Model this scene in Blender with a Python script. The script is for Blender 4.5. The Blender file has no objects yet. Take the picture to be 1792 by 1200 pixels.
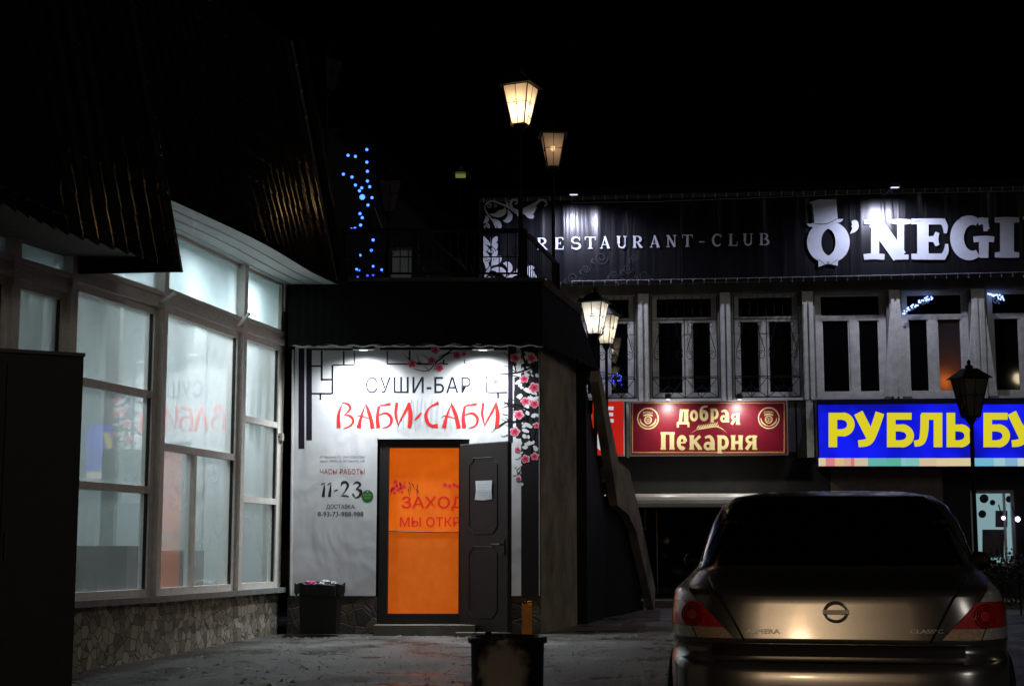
import bpy, math, random
from mathutils import Vector, Matrix
R = math.radians
random.seed(7)
S = bpy.context.scene
COL = S.collection

# ---------------------------------------------------------------- camera, sky, sun, exposure
F = 2700.0; TILT = math.atan(360 / F); CAMZ = 1.02
cd = bpy.data.cameras.new("camera"); cam = bpy.data.objects.new("camera", cd); COL.objects.link(cam)
cd.sensor_width = 36; cd.lens = F / 1792 * 36; cd.clip_start = .05; cd.clip_end = 3000
cam.location = (0, 0, CAMZ); cam.rotation_euler = (math.pi / 2 + TILT, 0, 0)
S.camera = cam
W = bpy.data.worlds.new("World"); S.world = W; W.use_nodes = True
wn = W.node_tree; bgn = wn.nodes["Background"]
sky = wn.nodes.new("ShaderNodeTexSky"); sky.sky_type = 'NISHITA'; sky.sun_disc = False
sky.sun_elevation = R(-9); sky.sun_rotation = R(200)
wn.links.new(sky.outputs[0], bgn.inputs[0]); bgn.inputs[1].default_value = .05
sd = bpy.data.lights.new("fill_sun", 'SUN'); sd.energy = .12; sd.angle = R(12); sd.color = (1, .93, .85)  # soft fill added from behind right to brighten the fronts, not a moon
so = bpy.data.objects.new("fill_sun", sd); COL.objects.link(so); so.rotation_euler = (R(70), 0, R(42))
S.view_settings.view_transform = 'Standard'; S.view_settings.look = 'None'
S.view_settings.exposure = 0; S.view_settings.gamma = 1
try: S.cycles.sample_clamp_indirect = 3
except Exception: pass

# ---------------------------------------------------------------- photo pixel -> place helpers
CT, ST = math.cos(TILT), math.sin(TILT)
def ray(px, py):
    u = (px - 896) / F; v = (600 - py) / F
    return Vector((u, CT - v * ST, ST + v * CT))
CAM = Vector((0, 0, CAMZ))
def P(px, py, Y):
    d = ray(px, py); return CAM + d * (Y / d.y)
def Pz(px, py, z):
    d = ray(px, py); return CAM + d * ((z - CAMZ) / d.z)
def Pn(px, py, p0, n):
    d = ray(px, py); return CAM + d * ((Vector(p0) - CAM).dot(n) / d.dot(n))
def gz(Y):
    return 0.0 if Y >= 18.4 else max(-.21, -.21 * (18.4 - Y) / 11.0)

# ---------------------------------------------------------------- mesh builder
class MB:
    def __init__(s): s.v = []; s.f = []
    def add(s, vs, fs):
        n = len(s.v); s.v += [tuple(v) for v in vs]; s.f += [tuple(i + n for i in f) for f in fs]; return s
    def quad(s, a, b, c, d): return s.add([a, b, c, d], [(0, 1, 2, 3)])
    def box(s, lo, hi, M=None):
        x0, y0, z0 = lo; x1, y1, z1 = hi
        vs = [Vector(p) for p in ((x0,y0,z0),(x1,y0,z0),(x1,y1,z0),(x0,y1,z0),(x0,y0,z1),(x1,y0,z1),(x1,y1,z1),(x0,y1,z1))]
        if M is not None: vs = [M @ v for v in vs]
        return s.add(vs, [(0,3,2,1),(4,5,6,7),(0,1,5,4),(1,2,6,5),(2,3,7,6),(3,0,4,7)])
    def hexa(s, b, t):          # bottom 4, top 4
        return s.add(list(b) + list(t), [(0,3,2,1),(4,5,6,7),(0,1,5,4),(1,2,6,5),(2,3,7,6),(3,0,4,7)])
    def prism(s, pts, d):       # extrude polygon by vector d
        n = len(pts); d = Vector(d); a = [Vector(p) for p in pts]
        return s.add(a + [p + d for p in a], [tuple(range(n)), tuple(range(2*n-1, n-1, -1))] + [(i, (i+1) % n + 0, (i+1) % n + n, i + n) for i in range(n)])
    def tube(s, pts, r, n=8, closed=False):
        pts = [Vector(p) for p in pts]; m = len(pts); rings = []
        for i, p in enumerate(pts):
            a = pts[i-1] if (i > 0 or closed) else p; b = pts[(i+1) % m] if (i < m-1 or closed) else p
            t = (b - a).normalized(); up = Vector((0,0,1)) if abs(t.z) < .95 else Vector((0,1,0))
            x = t.cross(up).normalized(); y = t.cross(x); rr = r[i] if isinstance(r, (list, tuple)) else r
            rings.append([p + (x * math.cos(k*2*math.pi/n) + y * math.sin(k*2*math.pi/n)) * rr for k in range(n)])
        vs = [v for q in rings for v in q]; fs = []
        for i in range(m - (0 if closed else 1)):
            j = (i+1) % m
            for k in range(n): fs.append((i*n+k, i*n+(k+1) % n, j*n+(k+1) % n, j*n+k))
        if not closed: fs += [tuple(range(n))[::-1], tuple((m-1)*n + k for k in range(n))]
        return s.add(vs, fs)
    def lathe(s, prof, c=(0,0,0), n=24, sq=False):   # prof [(r,z)]
        vs = []; fs = []; c = Vector(c); m = len(prof)
        for r, z in prof:
            for k in range(n):
                a = k*2*math.pi/n; vs.append(c + Vector((r*math.cos(a), r*math.sin(a), z)))
        for i in range(m-1):
            for k in range(n): fs.append((i*n+k, i*n+(k+1) % n, (i+1)*n+(k+1) % n, (i+1)*n+k))
        fs += [tuple(range(n))[::-1], tuple((m-1)*n+k for k in range(n))]
        return s.add(vs, fs)
    def ball(s, c, r, n=10):
        return s.lathe([(r*math.sin(math.pi*i/n)+1e-5, -r*math.cos(math.pi*i/n)) for i in range(n+1)], c, n)
    def build(s, name, mat, parent=None, smooth=False, **kw):
        me = bpy.data.meshes.new(name); me.from_pydata(s.v, [], s.f); me.validate(); me.update()
        if isinstance(mat, (list, tuple)):
            for m in mat: me.materials.append(m)
        else: me.materials.append(mat)
        if smooth: me.polygons.foreach_set("use_smooth", [True] * len(me.polygons))
        o = bpy.data.objects.new(name, me); COL.objects.link(o)
        if parent is not None:
            o.parent = parent
            if parent.type == 'EMPTY' or parent.parent is None or True:
                o.matrix_parent_inverse = Matrix.Identity(4)
                wm = world_of(parent); o.matrix_basis = wm.inverted()
        if kw: tag(o, **kw)
        return o
def world_of(o):
    m = o.matrix_basis.copy(); p = o.parent
    while p is not None: m = p.matrix_basis @ m; p = p.parent
    return m
def tag(o, label=None, cat=None, group=None, kind=None):
    if label: o["label"] = label
    if cat: o["category"] = cat
    if group: o["group"] = group
    if kind: o["kind"] = kind
    return o
def thing(name, label, cat, loc=(0,0,0), group=None, rz=0):
    o = bpy.data.objects.new(name, None); COL.objects.link(o); o.empty_display_size = .2
    o.matrix_basis = Matrix.Translation(Vector(loc)) @ Matrix.Rotation(rz, 4, 'Z')
    return tag(o, label, cat, group)
def kids(o): return [c for c in bpy.data.objects if c.parent == o]
def copy_tree(o, parent=None):
    ch = kids(o); c = o.copy(); COL.objects.link(c)
    if parent is not None: c.parent = parent
    for k in ch: copy_tree(k, c)
    return c

# ---------------------------------------------------------------- materials
def newmat(name):
    m = bpy.data.materials.new(name); m.use_nodes = True; return m, m.node_tree, m.node_tree.nodes["Principled BSDF"]
def mat(name, col, rough=.6, metal=0, var=.15, scale=6, bump=0, bscale=40, spec=.5, coat=0, stretch=None, rvar=0):
    m, t, b = newmat(name)
    b.inputs["Roughness"].default_value = rough; b.inputs["Metallic"].default_value = metal
    b.inputs["Specular IOR Level"].default_value = spec; b.inputs["Coat Weight"].default_value = coat
    b.inputs["Coat Roughness"].default_value = .08
    tc = t.nodes.new("ShaderNodeTexCoord"); src = tc.outputs["Object"]
    if stretch:
        mp = t.nodes.new("ShaderNodeMapping"); mp.inputs["Scale"].default_value = stretch; t.links.new(src, mp.inputs[0]); src = mp.outputs[0]
    nz = t.nodes.new("ShaderNodeTexNoise"); nz.inputs["Scale"].default_value = scale; nz.inputs["Detail"].default_value = 6; nz.inputs["Roughness"].default_value = .65
    t.links.new(src, nz.inputs["Vector"])
    cr = t.nodes.new("ShaderNodeValToRGB"); cr.color_ramp.elements[0].position = .3; cr.color_ramp.elements[1].position = .7
    cr.color_ramp.elements[0].color = tuple(c*(1-var) for c in col) + (1,); cr.color_ramp.elements[1].color = tuple(min(1, c*(1+var)) for c in col) + (1,)
    t.links.new(nz.outputs["Fac"], cr.inputs[0]); t.links.new(cr.outputs[0], b.inputs["Base Color"])
    if rvar:
        mr = t.nodes.new("ShaderNodeMapRange"); mr.inputs[1].default_value = .35; mr.inputs[2].default_value = .65
        mr.inputs[3].default_value = max(.02, rough-rvar); mr.inputs[4].default_value = min(1, rough+rvar)
        t.links.new(nz.outputs["Fac"], mr.inputs[0]); t.links.new(mr.outputs[0], b.inputs["Roughness"])
    if bump:
        n2 = t.nodes.new("ShaderNodeTexNoise"); n2.inputs["Scale"].default_value = bscale; n2.inputs["Detail"].default_value = 5; t.links.new(src, n2.inputs["Vector"])
        bp = t.nodes.new("ShaderNodeBump"); bp.inputs["Strength"].default_value = bump; bp.inputs["Distance"].default_value = .01
        t.links.new(n2.outputs["Fac"], bp.inputs["Height"]); t.links.new(bp.outputs[0], b.inputs["Normal"])
    return m
def emis(name, col, st):
    m, t, b = newmat(name); b.inputs["Base Color"].default_value = tuple(c*.5 for c in col) + (1,)
    b.inputs["Emission Color"].default_value = tuple(col) + (1,); b.inputs["Emission Strength"].default_value = st
    b.inputs["Roughness"].default_value = .4; return m
def cloth(name, col, rough, fold, spec=.4, foldscale=(2.5, 1, .35)):
    """vinyl banner cloth with soft folds in its relief"""
    m = mat(name, col, rough, 0, .05, 3, 0, spec=spec); t = m.node_tree; b = t.nodes["Principled BSDF"]
    tc = t.nodes.new("ShaderNodeTexCoord"); mp = t.nodes.new("ShaderNodeMapping"); mp.inputs["Scale"].default_value = foldscale
    nz = t.nodes.new("ShaderNodeTexNoise"); nz.inputs["Scale"].default_value = 1.2; nz.inputs["Detail"].default_value = 2.5; nz.inputs["Distortion"].default_value = .4
    bp = t.nodes.new("ShaderNodeBump"); bp.inputs["Strength"].default_value = 1; bp.inputs["Distance"].default_value = fold
    t.links.new(tc.outputs["Object"], mp.inputs[0]); t.links.new(mp.outputs[0], nz.inputs["Vector"]); t.links.new(nz.outputs["Fac"], bp.inputs["Height"]); t.links.new(bp.outputs[0], b.inputs["Normal"])
    return m
def stone_mat(name, c0, c1, scale, gap=.05, joint=(.05,.048,.045)):
    m, t, b = newmat(name); b.inputs["Roughness"].default_value = .8
    tc = t.nodes.new("ShaderNodeTexCoord"); nd = t.nodes.new("ShaderNodeTexNoise"); nd.inputs["Scale"].default_value = 3
    mx = t.nodes.new("ShaderNodeMix"); mx.data_type = 'VECTOR'; mx.inputs[0].default_value = .06
    t.links.new(tc.outputs["Object"], nd.inputs["Vector"]); t.links.new(tc.outputs["Object"], mx.inputs[4]); t.links.new(nd.outputs["Color"], mx.inputs[5])
    v1 = t.nodes.new("ShaderNodeTexVoronoi"); v1.inputs["Scale"].default_value = scale
    v2 = t.nodes.new("ShaderNodeTexVoronoi"); v2.feature = 'DISTANCE_TO_EDGE'; v2.inputs["Scale"].default_value = scale
    t.links.new(mx.outputs[1], v1.inputs["Vector"]); t.links.new(mx.outputs[1], v2.inputs["Vector"])
    sp = t.nodes.new("ShaderNodeSeparateColor"); t.links.new(v1.outputs["Color"], sp.inputs[0])
    cr = t.nodes.new("ShaderNodeValToRGB"); cr.color_ramp.elements[0].color = c0 + (1,); cr.color_ramp.elements[1].color = c1 + (1,)
    t.links.new(sp.outputs[0], cr.inputs[0])
    st = t.nodes.new("ShaderNodeMapRange"); st.inputs[1].default_value = gap*.5; st.inputs[2].default_value = gap*1.3; t.links.new(v2.outputs["Distance"], st.inputs[0])
    mc = t.nodes.new("ShaderNodeMix"); mc.data_type = 'RGBA'; mc.inputs[6].default_value = joint + (1,)
    t.links.new(st.outputs[0], mc.inputs[0]); t.links.new(cr.outputs[0], mc.inputs[7]); t.links.new(mc.outputs[2], b.inputs["Base Color"])
    bp = t.nodes.new("ShaderNodeBump"); bp.inputs["Distance"].default_value = .02; bp.inputs["Strength"].default_value = .8
    nb = t.nodes.new("ShaderNodeTexNoise"); nb.inputs["Scale"].default_value = 30
    ad = t.nodes.new("ShaderNodeMath"); ad.operation = 'MULTIPLY_ADD'; ad.inputs[1].default_value = .3
    t.links.new(tc.outputs["Object"], nb.inputs["Vector"]); t.links.new(nb.outputs["Fac"], ad.inputs[0]); t.links.new(st.outputs[0], ad.inputs[2])
    t.links.new(ad.outputs[0], bp.inputs["Height"]); t.links.new(bp.outputs[0], b.inputs["Normal"]); return m
def glass_mat(name, haze, tint, refl=1.5, hazecol=(.8,.9,.92)):
    """shop pane: partly clear, partly fogged, with a mirror coat by Fresnel"""
    m, t, b = newmat(name); t.nodes.remove(b); out = t.nodes["Material Output"]
    tr = t.nodes.new("ShaderNodeBsdfTransparent"); tr.inputs[0].default_value = tint + (1,)
    tl = t.nodes.new("ShaderNodeBsdfTranslucent"); tl.inputs[0].default_value = hazecol + (1,)
    df = t.nodes.new("ShaderNodeBsdfDiffuse"); df.inputs[0].default_value = hazecol + (1,)
    gl = t.nodes.new("ShaderNodeBsdfGlossy"); gl.inputs["Roughness"].default_value = .025
    nz = t.nodes.new("ShaderNodeTexNoise"); nz.inputs["Scale"].default_value = 1.3; nz.inputs["Detail"].default_value = 5
    tc = t.nodes.new("ShaderNodeTexCoord"); t.links.new(tc.outputs["Object"], nz.inputs["Vector"])
    mr = t.nodes.new("ShaderNodeMapRange"); mr.inputs[1].default_value = .3; mr.inputs[2].default_value = .7; mr.inputs[3].default_value = haze*.75; mr.inputs[4].default_value = min(1, haze*1.25)
    t.links.new(nz.outputs["Fac"], mr.inputs[0])
    sx = t.nodes.new("ShaderNodeSeparateXYZ"); t.links.new(tc.outputs["Object"], sx.inputs[0]); zr_ = t.nodes.new("ShaderNodeMapRange"); zr_.inputs[1].default_value = .8; zr_.inputs[2].default_value = 3.2; zr_.inputs[3].default_value = .65; zr_.inputs[4].default_value = 1.35  # haze raised with height to brighten the upper panes
    t.links.new(sx.outputs[2], zr_.inputs[0]); ml_ = t.nodes.new("ShaderNodeMath"); ml_.operation = 'MULTIPLY'; t.links.new(mr.outputs[0], ml_.inputs[0]); t.links.new(zr_.outputs[0], ml_.inputs[1]); mr = ml_
    a0 = t.nodes.new("ShaderNodeMixShader"); a0.inputs[0].default_value = .25; t.links.new(tl.outputs[0], a0.inputs[1]); t.links.new(df.outputs[0], a0.inputs[2])
    a = t.nodes.new("ShaderNodeMixShader"); t.links.new(mr.outputs[0], a.inputs[0]); t.links.new(tr.outputs[0], a.inputs[1]); t.links.new(a0.outputs[0], a.inputs[2])
    fr = t.nodes.new("ShaderNodeFresnel"); fr.inputs[0].default_value = refl
    bo_ = t.nodes.new('ShaderNodeMath'); bo_.operation = 'MULTIPLY'; bo_.use_clamp = True; bo_.inputs[1].default_value = 1.12 if refl > 2 else 1; t.links.new(fr.outputs[0], bo_.inputs[0]); c = t.nodes.new("ShaderNodeMixShader"); t.links.new(bo_.outputs[0], c.inputs[0]); t.links.new(a.outputs[0], c.inputs[1]); t.links.new(gl.outputs[0], c.inputs[2])
    t.links.new(c.outputs[0], out.inputs[0]); return m

M = dict(
 black_metal=mat("black_metal", (.012,.012,.012), .45, 0, .3, 9),
 roof=mat("dark_roof_sheet", (.08,.075,.07), .23, .9, .2, 8, rvar=.03),
 skirt=mat("black_sheet", (.006,.0055,.005), .7, .0, .3, 8, .1, 50, spec=.12),
 soffit=mat("white_soffit", (.62,.64,.62), .5, 0, .1, 4, stretch=(1,1,1)),
 frame=mat("painted_frame", (.82,.77,.71), .45, 0, .12, 12, .05),
 sillm=mat("grey_sill", (.3,.31,.3), .35, 0, .25, 8, .1),
 cream=mat("cream_plaster", (.56,.52,.44), .75, 0, .12, 5, .2, 60),
 room=mat("room_paint", (.55,.62,.62), .8, 0, .08, 2),
 roomdark=mat("room_furniture", (.12,.12,.11), .6, 0, .3, 3),
 box=mat("brown_sheet_metal", (.012,.009,.009), .6, 0, .35, 6, .15, 90),
 marble=mat("stained_plaster", (.19,.165,.125), .7, 0, .6, 1.6, .3, 30, stretch=(1.2,1.2,1.1)),
 concrete=mat("concrete", (.16,.14,.115), .85, 0, .3, 4, .3, 40),
 darkcon=mat("dark_concrete", (.04,.036,.034), .85, 0, .3, 4, .3, 40),
 doorm=mat("brown_steel_door", (.009,.007,.0065), .5, 0, .2, 20, .25, 180),
 paper=mat("paper", (.62,.64,.68), .8, 0, .06, 8),
 white=mat("white_trim", (.7,.7,.68), .5, 0, .08, 8),
 pvc=mat("window_frame_white", (.72,.73,.66), .5, 0, .2, 7, .05),
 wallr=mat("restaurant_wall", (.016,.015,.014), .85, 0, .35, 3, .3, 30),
 darkglass=mat("dark_window_glass", (.004,.004,.005), .04, 0, .2, 2, spec=.7),
 iron=mat("iron", (.006,.006,.006), .55, 0, .2, 20, spec=.2),
 plinth=mat("dark_plinth", (.03,.027,.026), .8, 0, .3, 3, .3, 30),
 rubber=mat("black_plastic", (.006,.006,.006), .55, 0, .3, 12, .1),
 orange_can=mat("orange_plastic", (.65,.2,.02), .45, 0, .2, 10),
 pink=mat("pink_litter", (.7,.12,.35), .6, 0, .1, 9),
 stone=stone_mat("stone_cladding", (.2,.175,.14), (.62,.54,.43), 10, .035, (.16,.14,.11)),
 stone2=stone_mat("stone_blocks", (.05,.04,.03), (.13,.095,.06), 6.5, .04),
 glass=glass_mat("fogged_pane", .48, (.84,.92,.94), 2.9, (.86,.92,.92)),
 frost=glass_mat("frosted_pane", .72, (.8,.9,.92), 1.6, (.68,.84,.88)),
 glass2=glass_mat("clear_pane", .34, (.8,.88,.9), 2.9, (.86,.92,.92)),
)

# ---------------------------------------------------------------- flat print helpers (lettering and ornament on signs)
class Plane:
    """maps photo pixels on to a real vertical plane; lift = distance in front of it"""
    def __init__(s, p0, n, k=1): s.p0 = Vector(p0); s.n = Vector(n).normalized(); s.k = k
    def __call__(s, px, py, lift=0): return Pn(px, py, s.p0 + s.n*lift*s.k, s.n)
def strip(mb, pl, pts, lift, smooth=True):
    """pts [(px,py,width_px)] brush stroke"""
    if smooth and len(pts) > 2:
        q = []
        for i in range(len(pts)-1):
            p0 = pts[max(i-1,0)]; p1 = pts[i]; p2 = pts[i+1]; p3 = pts[min(i+2,len(pts)-1)]
            for k in range(5):
                t = k/5
                q.append(tuple(.5*((2*p1[j]) + (-p0[j]+p2[j])*t + (2*p0[j]-5*p1[j]+4*p2[j]-p3[j])*t*t + (-p0[j]+3*p1[j]-3*p2[j]+p3[j])*t**3) for j in range(3)))
        q.append(pts[-1]); pts = q
    vs = []
    for i, (x, y, w) in enumerate(pts):
        a = pts[max(i-1,0)]; b = pts[min(i+1,len(pts)-1)]
        dx, dy = b[0]-a[0], b[1]-a[1]; L = math.hypot(dx, dy) or 1; nx, ny = -dy/L, dx/L; w = max(w, .05)
        vs += [pl(x+nx*w/2, y+ny*w/2, lift), pl(x-nx*w/2, y-ny*w/2, lift)]
    mb.add(vs, [(2*i, 2*i+1, 2*i+3, 2*i+2) for i in range(len(pts)-1)])
def prect(mb, pl, x0, y0, x1, y1, lift):
    mb.quad(pl(x0,y1,lift), pl(x1,y1,lift), pl(x1,y0,lift), pl(x0,y0,lift))
def ppoly(mb, pl, pts, lift): mb.add([pl(x,y,lift) for x, y in pts], [tuple(range(len(pts)))])
def pring(mb, pl, cx, cy, rx, ry, w, lift, a0=0, a1=360, n=36):
    strip(mb, pl, [(cx+rx*math.cos(R(a0+(a1-a0)*i/n)), cy+ry*math.sin(R(a0+(a1-a0)*i/n)), w) for i in range(n+1)], lift, False)
def letters(mb, pl, defs, boxes, text, lift, wscale=1):
    k = 0
    for ch, (x0, y0, x1, y1) in zip(text, boxes):
        for st in defs[ch]:
            k += 1
            strip(mb, pl, [(x0+(x1-x0)*a, y1-(y1-y0)*b, w*(y1-y0)*wscale) for a, b, w in st], lift + k*.00012, len(st) > 2 and st is not None and not getattr(st, 'hard', False))
def text(mb, pl, body, box, lift, bold=0, arch=None, track=1.0):
    """type set in Blender's own font, fitted to a pixel box on the plane"""
    c = bpy.data.curves.new("type", 'FONT'); c.body = body; c.size = 1; c.resolution_u = 3; c.space_character = track
    if bold: c.bevel_depth = bold; c.bevel_resolution = 1
    o = bpy.data.objects.new("type", c); COL.objects.link(o)
    dg = bpy.context.evaluated_depsgraph_get(); me = bpy.data.meshes.new_from_object(o.evaluated_get(dg))
    xs = [v.co.x for v in me.vertices]; ys = [v.co.y for v in me.vertices]
    xa, xb, ya, yb = min(xs), max(xs), min(ys), max(ys); x0, y0, x1, y1 = box; vs = []
    for v in me.vertices:
        fx = (v.co.x-xa)/(xb-xa); fy = (v.co.y-ya)/(yb-ya)
        x = x0+(x1-x0)*fx; y = y1-(y1-y0)*fy
        if arch:
            c2 = 2*fx-1; y += arch*c2*c2; x += (fy-.5)*c2*(y1-y0)*.35
        vs.append(pl(x, y, lift + (v.co.z*.02 if bold else 0)))
    mb.add(vs, [tuple(p.vertices) for p in me.polygons])
    bpy.data.objects.remove(o); bpy.data.curves.remove(c); bpy.data.meshes.remove(me)
def arcs(cx, cy, rx, ry, a0, a1, w, n=10):
    return [(cx+rx*math.cos(R(a0+(a1-a0)*i/n)), cy+ry*math.sin(R(a0+(a1-a0)*i/n)), w if not callable(w) else w(i/n)) for i in range(n+1)]
_sw = lambda a, b: (lambda t: a + (b-a)*math.sin(math.pi*t))
SER = {  # serif capitals
 'R': [[(.2,0,.2),(.2,1,.2)],[(0,.03,.06),(.4,.03,.06)],[(0,.97,.06),(.5,.97,.06)],arcs(.42,.72,.36,.24,90,-90,_sw(.06,.2)),[(.3,.48,.06),(.45,.48,.06)],[(.45,.48,.14),(.85,.02,.2)],[(.75,.03,.06),(1,.03,.06)]],
 'E': [[(.22,0,.2),(.22,1,.2)],[(0,.03,.06),(.9,.03,.06)],[(0,.97,.06),(.88,.97,.06)],[(.2,.5,.06),(.6,.5,.06)],[(.9,0,.05),(.93,.28,.05)],[(.86,1,.05),(.88,.74,.05)],[(.62,.38,.05),(.62,.62,.05)]],
 'S': [arcs(.48,.73,.36,.24,30,270,_sw(.07,.16)),arcs(.5,.26,.4,.24,90,-150,_sw(.08,.17)),[(.85,.7,.05),(.85,1,.05)],[(.1,0,.05),(.1,.3,.05)]],
 'T': [[(.5,0,.2),(.5,1,.2)],[(.28,.03,.06),(.72,.03,.06)],[(0,.97,.07),(1,.97,.07)],[(.02,.72,.05),(.02,1,.05)],[(.98,.72,.05),(.98,1,.05)]],
 'A': [[(.12,0,.06),(.5,1,.08)],[(.46,1,.16),(.84,0,.2)],[(.2,.32,.06),(.72,.32,.06)],[(0,.03,.06),(.28,.03,.06)],[(.66,.03,.06),(1,.03,.06)]],
 'U': [[(.2,.35,.2),(.2,1,.2)],[(.82,.35,.08),(.82,1,.08)],[(0,.97,.06),(.4,.97,.06)],[(.64,.97,.06),(1,.97,.06)],arcs(.51,.32,.31,.28,180,360,.13)],
 'N': [[(.17,0,.08),(.17,1,.08)],[(.83,0,.08),(.83,1,.08)],[(.15,.98,.2),(.82,.04,.2)],[(0,.03,.06),(.34,.03,.06)],[(.66,.97,.06),(1,.97,.06)],[(0,.97,.06),(.2,.97,.06)]],
 '-': [[(.1,.38,.1),(.9,.38,.1)]],
 'C': [arcs(.52,.5,.42,.47,40,320,_sw(.07,.2),16),[(.88,.68,.05),(.88,1,.05)]],
 'L': [[(.25,0,.2),(.25,1,.2)],[(0,.03,.06),(.9,.03,.06)],[(0,.97,.06),(.5,.97,.06)],[(.92,0,.05),(.94,.32,.05)]],
 'B': [[(.2,0,.2),(.2,1,.2)],[(0,.03,.06),(.5,.03,.06)],[(0,.97,.06),(.5,.97,.06)],arcs(.45,.74,.3,.23,90,-90,_sw(.06,.18)),arcs(.48,.26,.38,.24,90,-90,_sw(.06,.2))],
}
SLAB = {  # fat circus letters with bulbous feet
 'O': [arcs(.5,.5,.36,.42,90,450,(lambda t: .16+.2*abs(math.cos(R(90+360*t)))),32)],
 "'": [[(.5,.75,.5),(.6,.6,.5),(.5,.35,.32),(.15,.1,.05)],[(.3,.8,.3),(.6,.82,.4),(.8,.7,.2)]],
 'N': [[(.24,.05,.2),(.24,.95,.2)],[(.24,.93,.36),(.76,.07,.36)],[(.78,.05,.17),(.78,.95,.17)],[(0,.06,.14),(.2,.08,.15),(.44,.06,.14)],[(0,.93,.1),(.2,.93,.15),(.36,.93,.12)],[(.58,.94,.1),(.78,.93,.15),(1,.94,.1)],[(.66,.06,.12),(.95,.06,.12)]],
 'E': [[(.3,.05,.28),(.3,.95,.28)],[(0,.07,.14),(.5,.07,.15),(.85,.07,.15)],[(0,.93,.14),(.5,.93,.15),(.82,.93,.15)],[(.8,.02,.14),(.9,.2,.13),(.92,.38,.07)],[(.8,.98,.14),(.88,.8,.13),(.88,.64,.07)],[(.3,.5,.14),(.65,.5,.14)],[(.68,.34,.1),(.63,.5,.14),(.68,.66,.1)]],
 'G': [arcs(.46,.5,.32,.42,60,300,_sw(.17,.33),20),[(.62,.88,.16),(.76,.9,.16),(.86,.7,.08)],[(.8,.98,.14),(.8,.66,.1)],[(.52,.46,.14),(.78,.48,.14),(1,.46,.14)],[(.76,.02,.22),(.76,.46,.24)]],
 'I': [[(.5,.05,.34),(.5,.95,.34)],[(.05,.07,.12),(.5,.08,.16),(.95,.07,.12)],[(.05,.93,.12),(.5,.92,.16),(.95,.93,.12)]],
}
BOLD = {
 'Р': [[(.16,0,.25),(.16,1,.25)],[(.1,.9,.2),(.55,.9,.2)],arcs(.52,.66,.31,.24,90,-90,.22),[(.1,.42,.2),(.55,.42,.2)]],
 'У': [[(.14,1,.27),(.55,.32,.27)],[(.88,1,.26),(.66,.45,.25),(.48,.16,.22),(.14,.1,.2)]],
 'Б': [[(.16,0,.25),(.16,1,.25)],[(.05,.9,.2),(.9,.9,.2)],[(.1,.56,.2),(.55,.56,.2)],arcs(.53,.33,.32,.23,90,-90,.22),[(.1,.1,.2),(.55,.1,.2)]],
 'Л': [[(.83,0,.25),(.83,1,.25)],[(.25,.9,.2),(.95,.9,.2)],[(.36,.95,.24),(.35,.5,.24),(.26,.17,.2),(.0,.1,.18)]],
 'Ь': [[(.16,0,.25),(.16,1,.25)],[(.1,.56,.2),(.55,.56,.2)],arcs(.53,.33,.32,.23,90,-90,.22),[(.1,.1,.2),(.55,.1,.2)]],
}
FAT = {
 'П': [[(.2,0,.26),(.2,1,.26)],[(.8,0,.26),(.8,1,.26)],[(0,.93,.14),(1,.93,.14)],[(0,.05,.1),(.38,.05,.1)],[(.62,.05,.1),(1,.05,.1)]],
 'е': [arcs(.5,.5,.34,.39,8,310,.25,14),[(.2,.5,.13),(.86,.5,.13)]],
 'к': [[(.2,0,.28),(.2,1,.28)],[(.3,.5,.2),(.85,.95,.2)],[(.42,.58,.22),(.86,.05,.28)],[(0,.05,.1),(.4,.05,.1)],[(0,.95,.1),(.4,.95,.1)],[(.7,.05,.1),(1,.05,.1)]],
 'а': [arcs(.4,.27,.26,.2,0,360,.18,14),[(.78,0,.27),(.78,.6,.27),(.55,.9,.2),(.15,.82,.15)],[(.7,.05,.1),(1,.05,.1)]],
 'р': [[(.22,-.2,.27),(.22,1,.27)],arcs(.5,.5,.34,.38,125,-125,.24,14),[(0,-.2,.1),(.45,-.2,.1)],[(0,.95,.1),(.3,.95,.1)]],
 'н': [[(.2,0,.27),(.2,1,.27)],[(.8,0,.27),(.8,1,.27)],[(.2,.5,.2),(.8,.5,.2)],[(0,.05,.1),(.4,.05,.1)],[(0,.95,.1),(.4,.95,.1)],[(.6,.05,.1),(1,.05,.1)],[(.6,.95,.1),(1,.95,.1)]],
 'я': [[(.78,0,.27),(.78,1,.27)],arcs(.48,.7,.28,.2,90,270,.2),[(.45,.91,.14),(1,.91,.14)],[(.45,.5,.16),(.8,.5,.16)],[(.52,.5,.22),(.14,.02,.24)],[(.6,.05,.1),(1,.05,.1)]],
 'Д': [[(.26,.1,.2),(.4,.98,.2)],[(.76,.1,.27),(.76,1,.27)],[(.25,.93,.14),(.98,.93,.14)],[(0,.12,.15),(1,.12,.15)],[(.08,.15,.13),(.08,-.16,.13)],[(.94,.15,.13),(.94,-.14,.13)]],
 'о': [arcs(.5,.5,.33,.38,0,360,.25,18)],
 'б': [arcs(.5,.32,.32,.27,0,360,.22,18),[(.18,.3,.2),(.18,.65,.2),(.35,.88,.16),(.92,.95,.13)]],
}
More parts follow.
